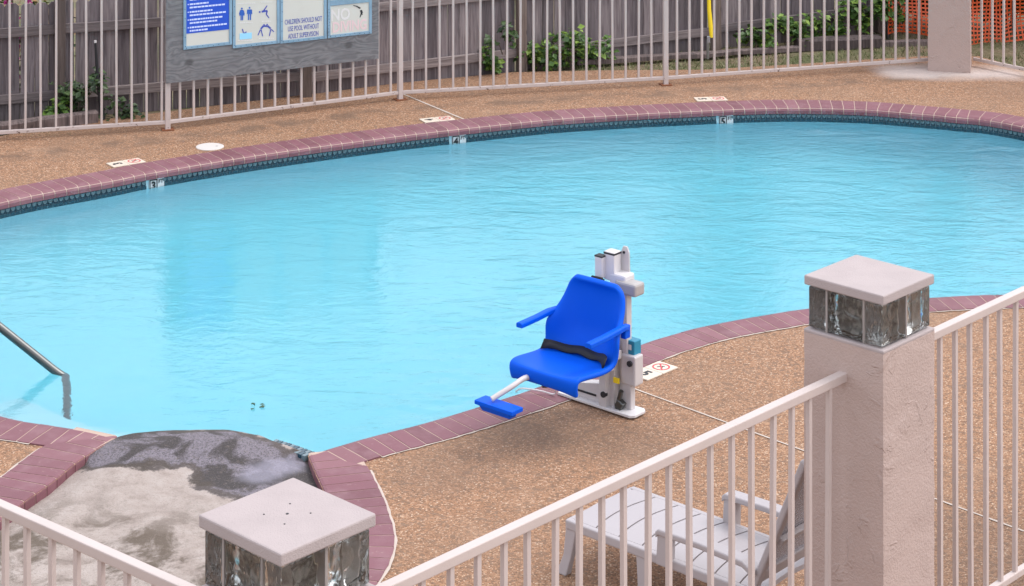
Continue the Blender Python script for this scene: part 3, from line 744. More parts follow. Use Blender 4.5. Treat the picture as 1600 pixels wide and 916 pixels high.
S4 = panel(515, 575.5, (53.5, 48.5), M['signwhite'], 'diving_sign', .0, ytop=6)
S5 = panel(515, 575.5, (-2, -4), M['signwhite'], 'upper_sign', .0, top=1.5)
ft = .028
for (a, b, z0, z1) in (S1, S2, S3, S4, S5):
    trim(a - ft, a, z0 - ft, z1 + ft); trim(b, b + ft, z0 - ft, z1 + ft); trim(a, b, z0 - ft, z0); trim(a, b, z1, z1 + ft)
nails = MB()
for (a, b, z0, z1) in (S1, S2, S3, S4):
    for k in range(9):
        nails.box((a - ft / 2 + random.uniform(-.006, .006), -.0215, z0 + (z1 - z0) * k / 9), (.005, .002, .006)); nails.box((a + (b - a) * k / 8, -.0215, z0 - ft / 2 + random.uniform(-.006, .006)), (.005, .002, .006))
tag(nails.build('nail_heads', M['tile_mid'], bt), kind='stuff')
FACE = Matrix(((1, 0, 0, 0), (0, 0, -1, 0), (0, 1, 0, 0), (0, 0, 0, 1)))      # text plane -> board face (x right, z up, towards -y)
def btext(body, cx_, cz_, size, m, name, bold=0.0, sx=1.0, rot=0.0):
    return text(body, size, m, name, bt, Matrix.Translation((cx_, -.0142, cz_)) @ FACE @ Matrix.Rotation(rot, 4, 'Z'), .0007, bold, sx)
for body, yy in (('CHILDREN SHOULD NOT', 32), ('USE POOL WITHOUT', 43), ('ADULT SUPERVISION', 54.5)):
    c_, z_ = buv(473, yy); btext(body, (S3[0] + S3[1]) / 2, z_, .066, M['printblue'], 'lettering', .0, .50)
z_ = buv(545, 22)[1]; btext('NO', S4[0] + .105, z_, .15, M['printgrey'], 'lettering', .003, .85)
z_ = buv(545, 41)[1]; btext('DIVING', (S4[0] + S4[1]) / 2, z_, .135, M['printpale'], 'lettering', .003, .80)
def fig(polys, m, name):
    mb = MB()
    for pl in polys:
        q = [buv(x_, y_) for x_, y_ in pl]; mb.prism([(a, -.0135, b) for a, b in q], (0, -.0015, 0))
    return mb.build(name, m, bt)
def disc(cx_, cy_, r_, n_=8): return [(cx_ + r_ * math.cos(2 * math.pi * k / n_), cy_ + r_ * math.sin(2 * math.pi * k / n_)) for k in range(n_)]
def limb(x0, y0, x1, y1, w0, w1):
    d_ = Vector((x1 - x0, y1 - y0)).normalized(); n_ = Vector((-d_.y, d_.x)); return [(x0 + n_.x * w0, y0 + n_.y * w0), (x1 + n_.x * w1, y1 + n_.y * w1), (x1 - n_.x * w1, y1 - n_.y * w1), (x0 - n_.x * w0, y0 - n_.y * w0)]
fig([disc(377, 13, 1.5), [(375, 15), (379, 15), (381.3, 24), (372.7, 24)], limb(375.8, 24, 375.8, 31.5, .9, .8), limb(378.2, 24, 378.2, 31.5, .9, .8), limb(374.8, 16, 373, 22, .7, .6), limb(379.2, 16, 381, 22, .7, .6)], M['figblue'], 'woman_figure')
fig([disc(389, 12, 1.5), [(385.6, 14.5), (392.4, 14.5), (391.2, 22), (386.8, 22)], limb(387.4, 22, 387.4, 31, 1.0, .9), limb(390.4, 22, 390.4, 31, 1.0, .9), limb(386, 15, 385.4, 22, .8, .7), limb(392, 15, 392.6, 22, .8, .7)], M['figblue'], 'man_figure')
fig([limb(383, 12, 383, 31.5, .5, .5)], M['printgrey'], 'divider_line')
fig([disc(404.8, 18.5, 1.5), limb(408, 18, 417, 16.5, 1.6, 1.2), limb(411, 16.5, 416.5, 8.5, 1.0, .7), limb(416.5, 17, 415, 22, 1.1, .9), limb(415, 22, 419.5, 28, .9, .7)], M['printblue'], 'diver_figure')
fig([limb(377.6, 45, 379.8, 51.5, .8, .8), limb(379.8, 51.5, 384, 50.5, .7, .7), disc(383.5, 49.6, .9)], M['printblue'], 'wader_figure')
fig([[(373.5, 52), (392.5, 50.5), (392.5, 60), (373.5, 61.5)]], M['sky_print'], 'water_pictogram')
fig([disc(411.6, 38.5, 1.3), disc(416.4, 38.2, 1.3), limb(411, 40, 406.5, 45, 1.5, 1.3), limb(417, 40, 422, 44.5, 1.5, 1.3), limb(411.5, 40.5, 416.5, 40.5, 1.3, 1.3), limb(406, 46, 402, 55, .8, .7), limb(407, 46, 409.5, 56.5, .8, .7), limb(422, 45.5, 420, 56, .8, .7), limb(423, 45.5, 427, 49.5, .8, .7)], M['printblue'], 'wrestlers_figure')
cap = []
for (xa, xb, y_) in ((370, 398, 5.2), (407, 425, 4), (374, 394, 35.5), (408, 422, 34), (371, 393, 63.3), (403, 427, 61)):
    x_ = xa
    while x_ < xb:
        w_ = random.uniform(1.2, 3.5); cap.append([(x_, y_ - .8 - (x_ - 370) * .02), (min(x_ + w_, xb), y_ - .8 - (x_ - 370) * .02), (min(x_ + w_, xb), y_ + .6 - (x_ - 370) * .02), (x_, y_ + .6 - (x_ - 370) * .02)]); x_ += w_ + .6
tag(fig(cap, M['printgrey'], 'caption_lines'), kind='stuff')
fig([limb(551, 8.2, 556, 9.5, .5, .7), limb(556, 9.5, 562, 12.8, .9, 1.2), limb(563, 15.5, 564.5, 20.5, 1.6, 1.7), limb(564, 20, 561.3, 27, 1.1, .5), limb(563, 20, 565.5, 22.5, .9, .6)], M['black'], 'diver_figure')

# ------------------------------------------------------------------ wooden fence
WP = [Vector((-8.4, 17.35, 0)), Vector((-6.0, 18.4, 0)), gp(94.5, 181), gp(479, 150), gp(815, 107), gp(1118, 77), gp(1374, 58)]
wf = thing('wooden_fence', 'low weathered grey board fence behind the far railing', 'fence')
NB = 6
bms = []
for k in range(NB):
    wd_ = .128; hh_ = 1.13; e_ = random.uniform(.018, .03); s_ = random.uniform(-.006, .006)
    poly = [(-wd_ / 2, 0, 0), (wd_ / 2, 0, 0), (wd_ / 2 + s_, 0, hh_ - e_), (wd_ / 2 - e_ + s_, 0, hh_), (-wd_ / 2 + e_ + s_, 0, hh_), (-wd_ / 2 + s_, 0, hh_ - e_)]
    bms.append(MB().prism(poly, (0, .017, 0)).mesh('board', M['board']))
def gh(p_): return gz(p_.x, p_.y)
zoff = {0: 0, 1: 0, 2: .0, 3: -.02, 4: -.06, 5: .06}
for k, (a, b) in enumerate(zip(WP[:-1], WP[1:])):
    d_ = b - a; L = d_.length; d_.normalize(); rz = math.atan2(d_.y, d_.x); n_ = Vector((-d_.y, d_.x, 0))
    za = [0, 0, .0, -.02, -.05, .02, .12][k]; zb_ = [0, .0, .0, -.03, .0, .12][k]
    x = .07
    while x < L - .03:
        u = x / L; p_ = a + d_ * x + n_ * .045
        o = link('board', random.choice(bms), wf); o.location = (p_.x, p_.y + random.uniform(-.004, .004), -.07 + za * (1 - u) + zb_ * u + random.uniform(-.012, .012))
        o.rotation_euler = (0, random.uniform(-.008, .008), rz + random.uniform(-.03, .03)); o.scale = (random.uniform(.9, 1.06), 1, 1)
        x += random.uniform(.126, .137)
    for zr in (.19, .80):
        rm = MB().box((0, 0, 0), (.04, .088, L - .09)).mesh('rail', M['rail'])
        o = link('rail', rm, wf); c_ = a + d_ * L / 2 + n_ * .021
        tilt = math.atan2(zb_ - za, L)
        o.matrix_world = Matrix.Translation((c_.x, c_.y, zr + (za + zb_) / 2)) @ Matrix.Rotation(rz, 4, 'Z') @ Matrix.Rotation(R(90) - tilt, 4, 'Y') @ Matrix.Rotation(R(90), 4, 'Z')
        finish(o, bevel=.005)
for k, p_ in enumerate(WP):
    o = MB().box((0, 0, .56), (.092, .092, 1.22)).build('post', M['post'], wf, loc=(p_.x, p_.y - .02, [0, 0, 0, -.03, -.02, .04, .1][k]), bevel=.006)
    o.rotation_euler = (0, random.uniform(-.01, .01), math.atan2(.35, 1))

# ------------------------------------------------------------------ plants
def leaf(mb, c, size, d_, up, mi=0):
    d_ = d_.normalized(); s_ = d_.cross(up).normalized() if d_.cross(up).length > .05 else Vector((1, 0, 0)); nn_ = s_.cross(d_)
    a = c; w_ = size * random.uniform(.32, .45)
    mb.add([a, a + d_ * size * .45 + s_ * w_ + nn_ * size * .06, a + d_ * size + nn_ * size * -.08, a + d_ * size * .45 - s_ * w_ + nn_ * size * .06, a + d_ * size * .5 - nn_ * size * .05], [(0, 1, 4), (1, 2, 4), (2, 3, 4), (3, 0, 4)], mi)
def rv(): 
    v = Vector((random.gauss(0, 1), random.gauss(0, 1), random.gauss(0, 1))); return v.normalized()
def plant(name, label, base, rx, ry, rz_, n_, size, m='leaf', stems=7, group=None, cat='plant', lean=(0, 0)):
    th = thing(name, label, cat, group, base); stm = MB(); lf = MB()
    clumps = [Vector((random.uniform(-rx, rx), random.uniform(-ry, ry), random.uniform(.25, 1) * rz_)) for _ in range(stems)]
    for c_ in clumps:
        mid = Vector((c_.x * .4, c_.y * .4, c_.z * .6)); stm.tube([(c_.x * .2, c_.y * .2, -.03), mid, c_], [.007, .005, .003], 5)
        for q in range(n_ // stems):
            p_ = c_ + rv() * random.random() ** .5 * min(rx, rz_) * .5; p_.z = max(.01, p_.z)
            if random.random() < .25: p_ = mid.lerp(c_, random.random()) + rv() * .04
            dd_ = rv(); dd_.z = dd_.z * .4 - .15; dd_.y -= .3; leaf(lf, p_, size * random.uniform(.6, 1.25), dd_, Vector((0, -.4, 1)) + rv() * .5)
    stm.build('stem', M['bark'], th); lf.build('foliage', M[m], th); return th
vg = 'vines and weeds along the wooden fence'
PLN = [  # px x, px y of the foot, rx, ry, height, leaves, size, label
 (82, 187, .16, .06, .26, 60, .085, 'leafy weed beside the wooden post near the low timber edging'),
 (128, 184, .20, .08, .42, 130, .07, 'dark bushy weed growing against the fence by the black stake'),
 (186, 181, .16, .08, .22, 60, .06, 'small dark weed under the fence rail by the black stake'),
 (778, 112, .14, .06, .30, 60, .075, 'small weed at the foot of the middle fence post'),
 (842, 105, .20, .07, .26, 110, .075, 'green vine beside the middle fence post, spreading along the rail'),
 (885, 103, .20, .07, .36, 120, .075, 'tall clump of green vine on the lower fence rail'),
 (935, 98, .22, .06, .24, 100, .07, 'thin end of the green vine trailing along the rail'),
 (1178, 77, .16, .05, .26, 70, .085, 'bright leafy vine right of the yellow pole'),
 (1232, 73, .20, .05, .30, 110, .085, 'green vine hanging over the dark log edging'),
 (1285, 69, .20, .05, .30, 110, .085, 'dense green vine above the dark log edging'),
 (1345, 65, .20, .06, .42, 130, .09, 'tall yellow-green vine at the end of the wooden fence'),
 (1392, 63, .14, .06, .55, 110, .085, 'climbing vine on the last fence post beside the orange net')]
for x_, y_, rx, ry, rz_, n_, sz, lb in PLN:
    p_ = gp(x_, y_); plant('vine', lb, (p_.x, p_.y - .06, gz(p_.x, p_.y)), rx, ry, rz_, int(n_ * 2), sz, 'leafdark' if x_ in (128, 186) else 'leaf', group=vg)
# ivy tuft caught on the middle fence post
pv_ = at(790, 62, 21.0); plant('vine', 'hanging tuft of ivy on the middle fence post', (pv_.x, pv_.y, pv_.z - .12), .16, .04, .26, 70, .08, 'leafdark', 5, vg)
# flowering shrub beyond the fence at the left
p_ = at(30, 100, 19.6); sh = thing('flowering_shrub', 'magenta flowering shrub showing above the end of the wooden fence', 'shrub', None, (p_.x, p_.y, -.04))
lf = MB(); fl_ = MB(); dr = MB()
for q in range(1500):
    v = rv() * random.random() ** .4; c_ = Vector((v.x * .75 - .15, v.y * .35, .72 + v.z * .62)); c_.z = max(.1, c_.z)
    r_ = random.random(); tgt = fl_ if (r_ < .45 and c_.x < .1) else (dr if r_ < .7 else lf); leaf(tgt, c_, random.uniform(.05, .085), rv(), Vector((0, 0, 1)) + rv() * .6)
stm = MB()
for q in range(7):
    a_ = q * .9; stm.tube([(0, 0, 0), (.2 * math.cos(a_), .1 * math.sin(a_), .5), (.5 * math.cos(a_), .22 * math.sin(a_), 1.05)], [.02, .013, .006], 6)
stm.build('stem', M['bark'], sh); lf.build('foliage', M['leaf'], sh); tag(fl_.build('bracts', M['magenta'], sh), kind='stuff'); dr.build('dry_leaves', M['drybract'], sh)
# grass
gr = MB()
for q in range(15000):
    x_, y_ = random.uniform(900, 1640), random.uniform(52, 120)
    p_ = gp(x_, y_)
    if random.random() < .25: p_ = gp(random.uniform(-60, 110), random.uniform(172, 214))
    dpx = px(p_)
    lim_ = 112 if dpx[0] < 1250 else 104 if dpx[0] < 1440 else 94 if dpx[0] < 1500 else 96 + max(0, dpx[0] - 1525) * .22
    if dpx[0] > 800 and dpx[1] > lim_ - 1: continue
    if noise.noise((p_.x * 1.5, p_.y * 1.5, 5)) < -.28: continue
    hgt = random.uniform(.02, .06); a_ = random.uniform(0, 6.28); w_ = .0045; lx, ly = random.gauss(0, .025), random.gauss(0, .025); z0 = gz(p_.x, p_.y) - .004
    gr.add([(p_.x - w_ * math.cos(a_), p_.y - w_ * math.sin(a_), z0), (p_.x + w_ * math.cos(a_), p_.y + w_ * math.sin(a_), z0), (p_.x + lx, p_.y + ly, z0 + hgt)], [(0, 1, 2)])
tag(gr.build('grass', M['grass']), 'thin patchy grass behind the far railing', 'grass', kind='stuff')
# trees behind the fence (above the frame, mirrored in the pool)
def tree(label, base, trunk_h, crown, n_, size, m, seed):
    random.seed(seed); th = thing('tree', label, 'tree', 'trees beyond the wooden fence', base)
    tk = MB(); tk.tube([(0, 0, -.1), (.03, .02, trunk_h * .5), (0, .05, trunk_h)], [.13, .10, .07], 8)
    lf = MB()
    for q in range(9):
        cz = random.uniform(0, 1); a_ = random.uniform(0, 6.28); rr = crown[0] * math.sin(math.pi * min(.98, cz * .85 + .12)) * random.uniform(.3, .8)
        c_ = Vector((rr * math.cos(a_), rr * math.sin(a_) * crown[1] / crown[0], trunk_h * .75 + cz * crown[2])); tk.tube([(0, .03, trunk_h * random.uniform(.5, .95)), c_ * .5 + Vector((0, 0, trunk_h * .45)), c_], [.05, .03, .012], 5)
        for k in range(n_ // 9):
            leaf(lf, c_ + rv() * random.random() ** .5 * crown[0] * .6, size * random.uniform(.7, 1.3), rv(), rv())
    tk.build('trunk', M['bark'], th, smooth=True); lf.build('crown', M[m], th); return th
tree('narrow dark tree standing behind the wooden fence near the yellow pole', (3.2, 25.0, 0), 2.4, (.75, .6, 3.4), 3600, .12, 'leafdark', 3)
tree('broad leafy tree standing behind the last boards of the wooden fence', (5.6, 27.5, 0), 1.7, (1.3, 1.0, 1.3), 1300, .13, 'leafdark', 5)
random.seed(21)
# dark hedge behind the net
for k, (x_, lb) in enumerate(((1395, 'dark hedge shrub behind the end of the wooden fence'), (1470, 'dark hedge shrub behind the far corner pillar'), (1560, 'dark hedge shrub behind the orange net'), (1640, 'dark hedge shrub at the outer end of the orange net'))):
    p_ = at(x_, 40, 23.3); plant('hedge_shrub', lb, (p_.x, 23.3 - .1 * k, 0), .55, .2, 1.15, 2600, .11, 'leafdark', 24, 'hedge shrubs behind the orange net', 'shrub')

# landscape timbers and stakes
def logbox(a, b, hgt, dep, label, name='landscape_timber'):
    a, b = Vector(a), Vector(b); d_ = b - a; L = d_.length; mb = MB(); k_ = 14; vs = []
    for i in range(k_ + 1):
        x = L * i / k_
        for (y, z) in ((-dep / 2, 0), (dep / 2, 0), (dep / 2, hgt * .9), (dep * .3, hgt), (-dep * .35, hgt), (-dep / 2, hgt * .82)):
            e = .012 * noise.noise((x * 3, y * 9, z * 9 + L)); vs.append((x, y + e, z + e))
    fs = [(i * 6 + j, i * 6 + (j + 1) % 6, (i + 1) * 6 + (j + 1) % 6, (i + 1) * 6 + j) for i in range(k_) for j in range(6)] + [tuple(range(6)), tuple(range(k_ * 6, k_ * 6 + 6))]
    o = mb.add(vs, fs).build(name, M['log'], None); o.location = a; o.rotation_euler = (0, 0, math.atan2(d_.y, d_.x)); return tag(o, label, 'timber edging')
logbox(gp(-260, 240), gp(151, 190), .10, .10, 'long low timber edging lying before the left end of the wooden fence')
logbox(gp(900, 101), gp(1250, 79), .05, .10, 'half sunken dark timber under the green vine', 'landscape_timber')
logbox(gp(1245, 78), gp(1374, 73), .12, .14, 'weathered dark log edging at the end of the wooden fence')
logbox(gp(1376, 72), gp(1450, 70), .06, .09, 'short dark timber below the orange net')
st_ = thing('stake', 'black stake leaning on the wooden fence by the weeds', 'stake'); 
a_, b_ = gp(161, 187), at(149, 67, 19.15)
MB().tube([a_, a_.lerp(b_, .5) + Vector((-.012, 0, 0)), b_], [.022, .017, .010], 8).build('shaft', M['blackrub'], st_); MB().tube([b_, b_ + Vector((-.002, 0, .022))], .012, 8).build('tip', M['white'], st_)
yp = thing('skimmer_pole', 'grey pole with yellow sleeve leaning on the wooden fence', 'pole')
q0, q1, q2, q3 = gp(1106, 92), at(1107, 56, 21.75), at(1109.5, 18, 21.8), at(1107, -70, 21.85)
MB().tube([q0, at(1106, 62, 21.7)], .014, 8).build('pole', M['alu'], yp, smooth=True)
MB().tube([at(1112, 59, 21.7), at(1110.5, 42, 21.72), at(1108, 15, 21.75), at(1107.5, -20, 21.78), at(1107.5, -75, 21.8)], [.021, .024, .021, .019, .018], 10).build('yellow_sleeve', M['yellow'], yp, smooth=True)
MB().box(at(1107, 62, 21.7), (.035, .03, .07)).build('clamp', M['alu'], yp, bevel=.004)

# orange safety net
net = MB()
def npos(u, v):     # u along, v up
    x = 4.62 + u * 2.7; y = 22.55 - .35 * max(0, u - .25) + .08 * math.sin(u * 17) + .05 * noise.noise((u * 9, v * 3, 0))
    z = .05 + v * 1.25 + .05 * math.sin(u * 9 + 1) * (1 - v) + (.16 * (u - .45) / .55 if u > .45 else 0) + .03 * noise.noise((u * 14, v * 6, 3))
    return Vector((x + .10 * v * math.sin(u * 21) * (1 if u > .35 else .2), y - .04 * math.sin(v * 9 + u * 6), z))
NU, NV = 60, 30
for i in range(NU):
    for j in range(NV):
        a_, b_, c_ = npos(i / NU, j / NV), npos((i + 1) / NU, j / NV), npos(i / NU, (j + 1) / NV)
        wv_ = (c_ - a_).normalized() * .009; wu_ = (b_ - a_).normalized() * .007
        net.add([a_ - wv_, b_ - wv_, b_ + wv_, a_ + wv_], [(0, 1, 2, 3)]); net.add([a_ - wu_, a_ + wu_, c_ + wu_, c_ - wu_], [(0, 1, 2, 3)])
nn_ = net.build('mesh', M['orange']); so_ = nn_.modifiers.new('thick', 'SOLIDIFY'); so_.thickness = .004
nt_ = thing('safety_net', 'orange plastic safety net hung behind the far corner pillar', 'net'); nn_.parent = nt_
for u in (0.0, .5, 1.0):
    b_ = npos(u, 0); MB().tube([(b_.x, b_.y + .03, 0), (b_.x, b_.y + .03, 1.42)], .018, 8).build('net_post', M['steel'], nt_)

# ------------------------------------------------------------------ deck fittings
lid = thing('skimmer_cover', 'round white skimmer cover set in the far deck', 'cover', None, gp(328, 230))
MB().tube([(0, 0, 0), (0, 0, .006), (0, 0, .009)], [.122, .122, .112], 32).build('disc', M['lid'], lid); MB().tube([(.06, 0, .008), (.06, 0, .0105)], .012, 10).build('finger_hole', M['liftgrey'], lid)
def decktile(c, ang, body, label, two=True, flip=1):
    th = thing('deck_marker', label, 'deck marker', 'cream marker tiles along the pool edge', (c[0], c[1], 0), ang)
    MB().box((-.0755, 0, .005), (.148, .150, .010)).build('tile', M['cream'], th, bevel=.003); MB().box((.0755, 0, .005), (.148, .150, .010)).build('tile', M['cream'], th, bevel=.003)
    ring = MB(); n_ = 24; vs = []
    for k in range(n_):
        a_ = 2 * math.pi * k / n_
        for r_ in (.045, .056): vs.append((.0755 + r_ * math.cos(a_), r_ * math.sin(a_), .0112))
    ring.add(vs, [(2 * k, 2 * k + 1, (2 * k + 3) % (2 * n_), (2 * k + 2) % (2 * n_)) for k in range(n_)]); ring.box((.0755, 0, .0113), (.10, .009, .001), Matrix.Rotation(R(45), 3, 'Z')); ring.build('red_ring', M['red'], th)
    fg = MB(); fg.box((.078, .004, .0108), (.05, .010, .001), Matrix.Rotation(R(-35), 3, 'Z')); fg.box((.066, -.012, .0108), (.03, .007, .001), Matrix.Rotation(R(20), 3, 'Z')); fg.build('diver_figure', M['black'], th)
    text(body, .11, M['black'], 'digit', th, Matrix.Translation((-.0755, 0, .0108)) @ Matrix.Rotation(flip * R(90), 4, 'Z'), bold=.004)
    return th
pe = (V2(gp(1000, 537)) - V2(gp(925, 567))).normalized()
decktile((gp(1026, 581).x - .02, gp(1026, 581).y), math.atan2(pe.y, pe.x) , '5', 'cream depth and no diving tiles on the deck behind the pool lift', flip=-1)
for x_, y_, s_, lb in ((196, 257, '3', 'cream depth and no diving tiles near the skimmer lid'), (683, 189, '4', 'cream depth and no diving tiles by the far deck joint'), (1111, 157, '5', 'cream depth and no diving tiles on the deck opposite the pool lift')):
    i_ = min(range(len(farb) - 1), key=lambda i: (farb[i] - V2(gp(x_, y_))).length); dv = farb[max(0, i_ - 1)] - farb[i_ + 1]
    c_ = gp(x_, y_); decktile((c_.x, c_.y + .03), math.atan2(dv.y, dv.x), s_, lb)

# handrail
hr = thing('handrail', 'stainless steel handrail sloping down into the pool', 'handrail')
e_ = gp(90, 583, -.13)
tilt_pts = [Vector((-4.5, e_.y + .1, 0)), Vector((-4.5, e_.y + .1, .7)), Vector((-4.42, e_.y + .09, .86)), Vector((-4.2, e_.y + .07, .93)), Vector((-3.95, e_.y + .05, .90)), Vector((-3.7, e_.y + .03, .80))]
dn3 = (Vector((at(0, 511, e_.y).x, e_.y, at(0, 511, e_.y).z)) - e_)
end_in = [e_ + dn3 * 2.0, e_ + dn3 * 1.0, e_ + dn3 * .1, e_ - dn3 * .12, e_ + Vector((.05, 0, -.12)), e_ + Vector((.06, 0, -.28)), e_ + Vector((.06, 0, -.93))]
MB().tube(catmull([p_ for p_ in tilt_pts + end_in], 5), .026, 14).build('tube', M['steel'], hr, smooth=True)
MB().tube([(-4.5, e_.y + .1, 0), (-4.5, e_.y + .1, .015)], [.06, .05], 16).build('escutcheon', M['steel'], hr)
# dark leaf shapes added on the water in place of a reflection
lt = MB(); c_ = gp(402, 637, -.128)
for q in range(7): leaf(lt, c_ + Vector((random.uniform(-.05, .05), random.uniform(-.05, .05), random.uniform(0, .004))), .035, Vector((random.gauss(0, 1), random.gauss(0, 1), .1)), Vector((0, 0, 1)))
tag(lt.build('reflection_mark', M['leafdark']), 'small dark mark added on the pool in place of a reflection', 'reflection mark', kind='stuff')

# ------------------------------------------------------------------ pool lift
fdir = Vector((-.66, -.75, 0)).normalized(); ddir = Vector((.75, -.66, 0)).normalized()
LB = Vector((.765, 12.07, 0))                       # foot point below the backrest
lift = thing('pool_lift', 'white poolside disability lift with blue seat and footrest', 'pool lift', None, (LB.x, LB.y, 0))
LM = Matrix(((ddir.x, -fdir.x, 0), (ddir.y, -fdir.y, 0), (0, 0, 1)))   # x = across the seat, y = behind the seat, z = up
inv = LM.inverted()
def loc_(p_): return inv @ (Vector(p_) - LB)
lift.rotation_euler = (0, 0, math.atan2(ddir.y, ddir.x))
# seat shell
prof = [(-.455, .332), (-.470, .365), (-.474, .408), (-.462, .426), (-.41, .429), (-.30, .417), (-.20, .406), (-.11, .402), (-.048, .420), (-.012, .465), (-.002, .52), (.006, .60), (.012, .69), (.016, .76), (.016, .790), (.008, .805)]
seat = MB(); ns = 14; vs = []
for k, (y, z) in enumerate(prof):
    u = k / (len(prof) - 1)
    wd_ = .248 if k < 9 else .248 + (.172 - .248) * ((k - 9) / 6) ** .9
    if k >= 14: wd_ *= (.93 if k == 14 else .84)
    if k <= 1: wd_ *= .97
    for j in range(ns + 1):
        s_ = -1 + 2 * j / ns; e = abs(s_) ** 3.2
        wing = math.exp(-((k - 9.3) / 1.9) ** 2)
        sag = -.012 * (1 - s_ * s_) if 4 <= k <= 8 else 0
        lipd = -.018 * (1 - s_ ** 2) if k <= 4 else 0
        vs.append((s_ * wd_, y - e * wing * .125 + lipd - (.02 * (1 - e) * -1 if 10 <= k <= 13 else 0), z + e * wing * .085 + sag + (.010 * e if 4 <= k <= 7 else 0) - (.022 * e if k <= 2 else 0)))
m_ = ns + 1
seat.add(vs, [(k * m_ + j, k * m_ + j + 1, (k + 1) * m_ + j + 1, (k + 1) * m_ + j) for k in range(len(prof) - 1) for j in range(ns)])
so1 = seat.build('seat', M['blue'], lift, smooth=True); md = so1.modifiers.new('t', 'SOLIDIFY'); md.thickness = .036; md.offset = 1; md2 = so1.modifiers.new('s', 'SUBSURF'); md2.levels = 2; md2.render_levels = 2
for zz_ in range(1): pass
# belt lying in the seat angle
bl = MB(); vs = []
for j in range(17):
    s_ = -1 + 2 * j / 16; e = abs(s_) ** 3; 
    y0 = -.085 - e * .10; z0 = .412 + e * .012 + .006 * math.sin(j * 1.1)
    y1 = -.035 - e * .115; z1 = .436 + e * .03 + .006 * math.cos(j * .9)
    vs += [(s_ * .222, y0 - .022, z0 + .002), (s_ * .222, y1 - .022, z1 + .003)]
bl.add(vs, [(2 * j, 2 * j + 1, 2 * j + 3, 2 * j + 2) for j in range(16)]); b2 = bl.build('seat_belt', M['belt'], lift, smooth=True); b2.modifiers.new('t', 'SOLIDIFY').thickness = .010
# arm rests
for s_ in (-1, 1):
    x_ = s_ * .245
    pts_ = [(x_ * .90, .03, .590), (x_ * .98, -.03, .606), (x_ * 1.02, -.10, .606), (x_ * 1.02, -.22, .598), (x_ * 1.02, -.37, .594)]
    arm = MB(); vs = []
    for (x, y, z) in pts_:
        for (dx, dz) in ((-.022, -.014), (.022, -.014), (.022, .010), (.012, .016), (-.012, .016), (-.022, .010)): vs.append((x + dx, y, z + dz))
    arm.add(vs, [(i * 6 + j, i * 6 + (j + 1) % 6, (i + 1) * 6 + (j + 1) % 6, (i + 1) * 6 + j) for i in range(4) for j in range(6)] + [tuple(range(6)), tuple(range(24, 30))])
    ar = arm.build('armrest', M['blue'], lift, bevel=.004); MB().box((x_ * .92, .012, .57), (.035, .05, .075)).build('armrest_bracket', M['blue'], lift, bevel=.006)
# footrest and leg tube
fc = loc_(at(779, 634, 11.62))
fr = MB(); fr.box((fc.x, fc.y, fc.z), (.275, .098, .024)); fr.prism([(fc.x - .115, fc.y - .04, fc.z - .012), (fc.x + .115, fc.y - .04, fc.z - .012), (fc.x + .10, fc.y - .025, fc.z - .045), (fc.x - .10, fc.y - .025, fc.z - .045)], (0, .06, 0))
ft_ = fr.build('footrest', M['blue'], lift, bevel=.004)
tp = [loc_(at(768, 624, 11.63)), loc_(at(800, 604, 11.68)), loc_(at(820, 591, 11.75)), loc_(at(838, 590, 11.82)), loc_(at(880, 602, 11.9)), (-.02, -.06, .345), (.02, .10, .345)]
MB().tube(catmull([Vector(p_) for p_ in tp], 5), .0155, 10).build('leg_tube', M['lift'], lift, smooth=True)
for dx_ in (-.055, .045):
    c_ = loc_(at(864.5 + dx_ * 220, 598.5 + dx_ * 20, 11.86)); MB().tube([c_ + Vector((-.012, -.015, 0)), c_ + Vector((.012, .015, 0))], .030, 14).build('roller', M['blackrub'], lift); MB().box(c_ + Vector((.02, .02, .02)), (.02, .05, .05)).build('roller_bracket', M['lift'], lift, bevel=.003)
# tether lying on the coping
tw = [gp(806, 612, .01), gp(816, 607, .05), gp(845, 611, .03), gp(866, 616, .02), gp(868, 606, .08), gp(870, 596, .2)]
MB().tube(catmull([loc_(p_) for p_ in tw], 5), .005, 6).build('tether_cord', M['white'], lift, smooth=True)
def lbox(name, x_, y_, Y, size, m, bevel=.004, parent=None, mtx=None):
    c_ = loc_(at(x_, y_, Y)); return MB().box(c_, size, mtx).build(name, m, parent or lift, bevel=bevel)
# base plate, square to the pool edge (long axis = x)
b0, b1 = loc_(gp(876, 616)), loc_(gp(1004, 651)); bc = (b0 + b1) / 2
bx0, bx1 = b0.x, b1.x; by = bc.y
base = MB(); base.prism([(bx0 + .01, by - .065, 0), (bx1 - .025, by - .075, 0), (bx1, by - .05, 0), (bx1, by + .05, 0), (bx1 - .025, by + .075, 0), (bx0 + .01, by + .065, 0), (bx0, by, 0)], (0, 0, .016)); base.build('base_plate', M['white'], lift, loc=(0, 0, .011), bevel=.003)
mxx = loc_(gp(968, 638)).x; myy = by
MB().prism([(bx0 + .10, by - .035, .026), (mxx - .02, by - .035, .026), (mxx - .02, by - .035, .16), (bx0 + .10, by - .035, .10)], (0, .07, 0)).build('base_gusset', M['lift'], lift, bevel=.004)
MB().box(((bx0 + mxx) / 2, by - .037, .065), (.16, .003, .012)).build('gusset_slot', M['black'], lift)
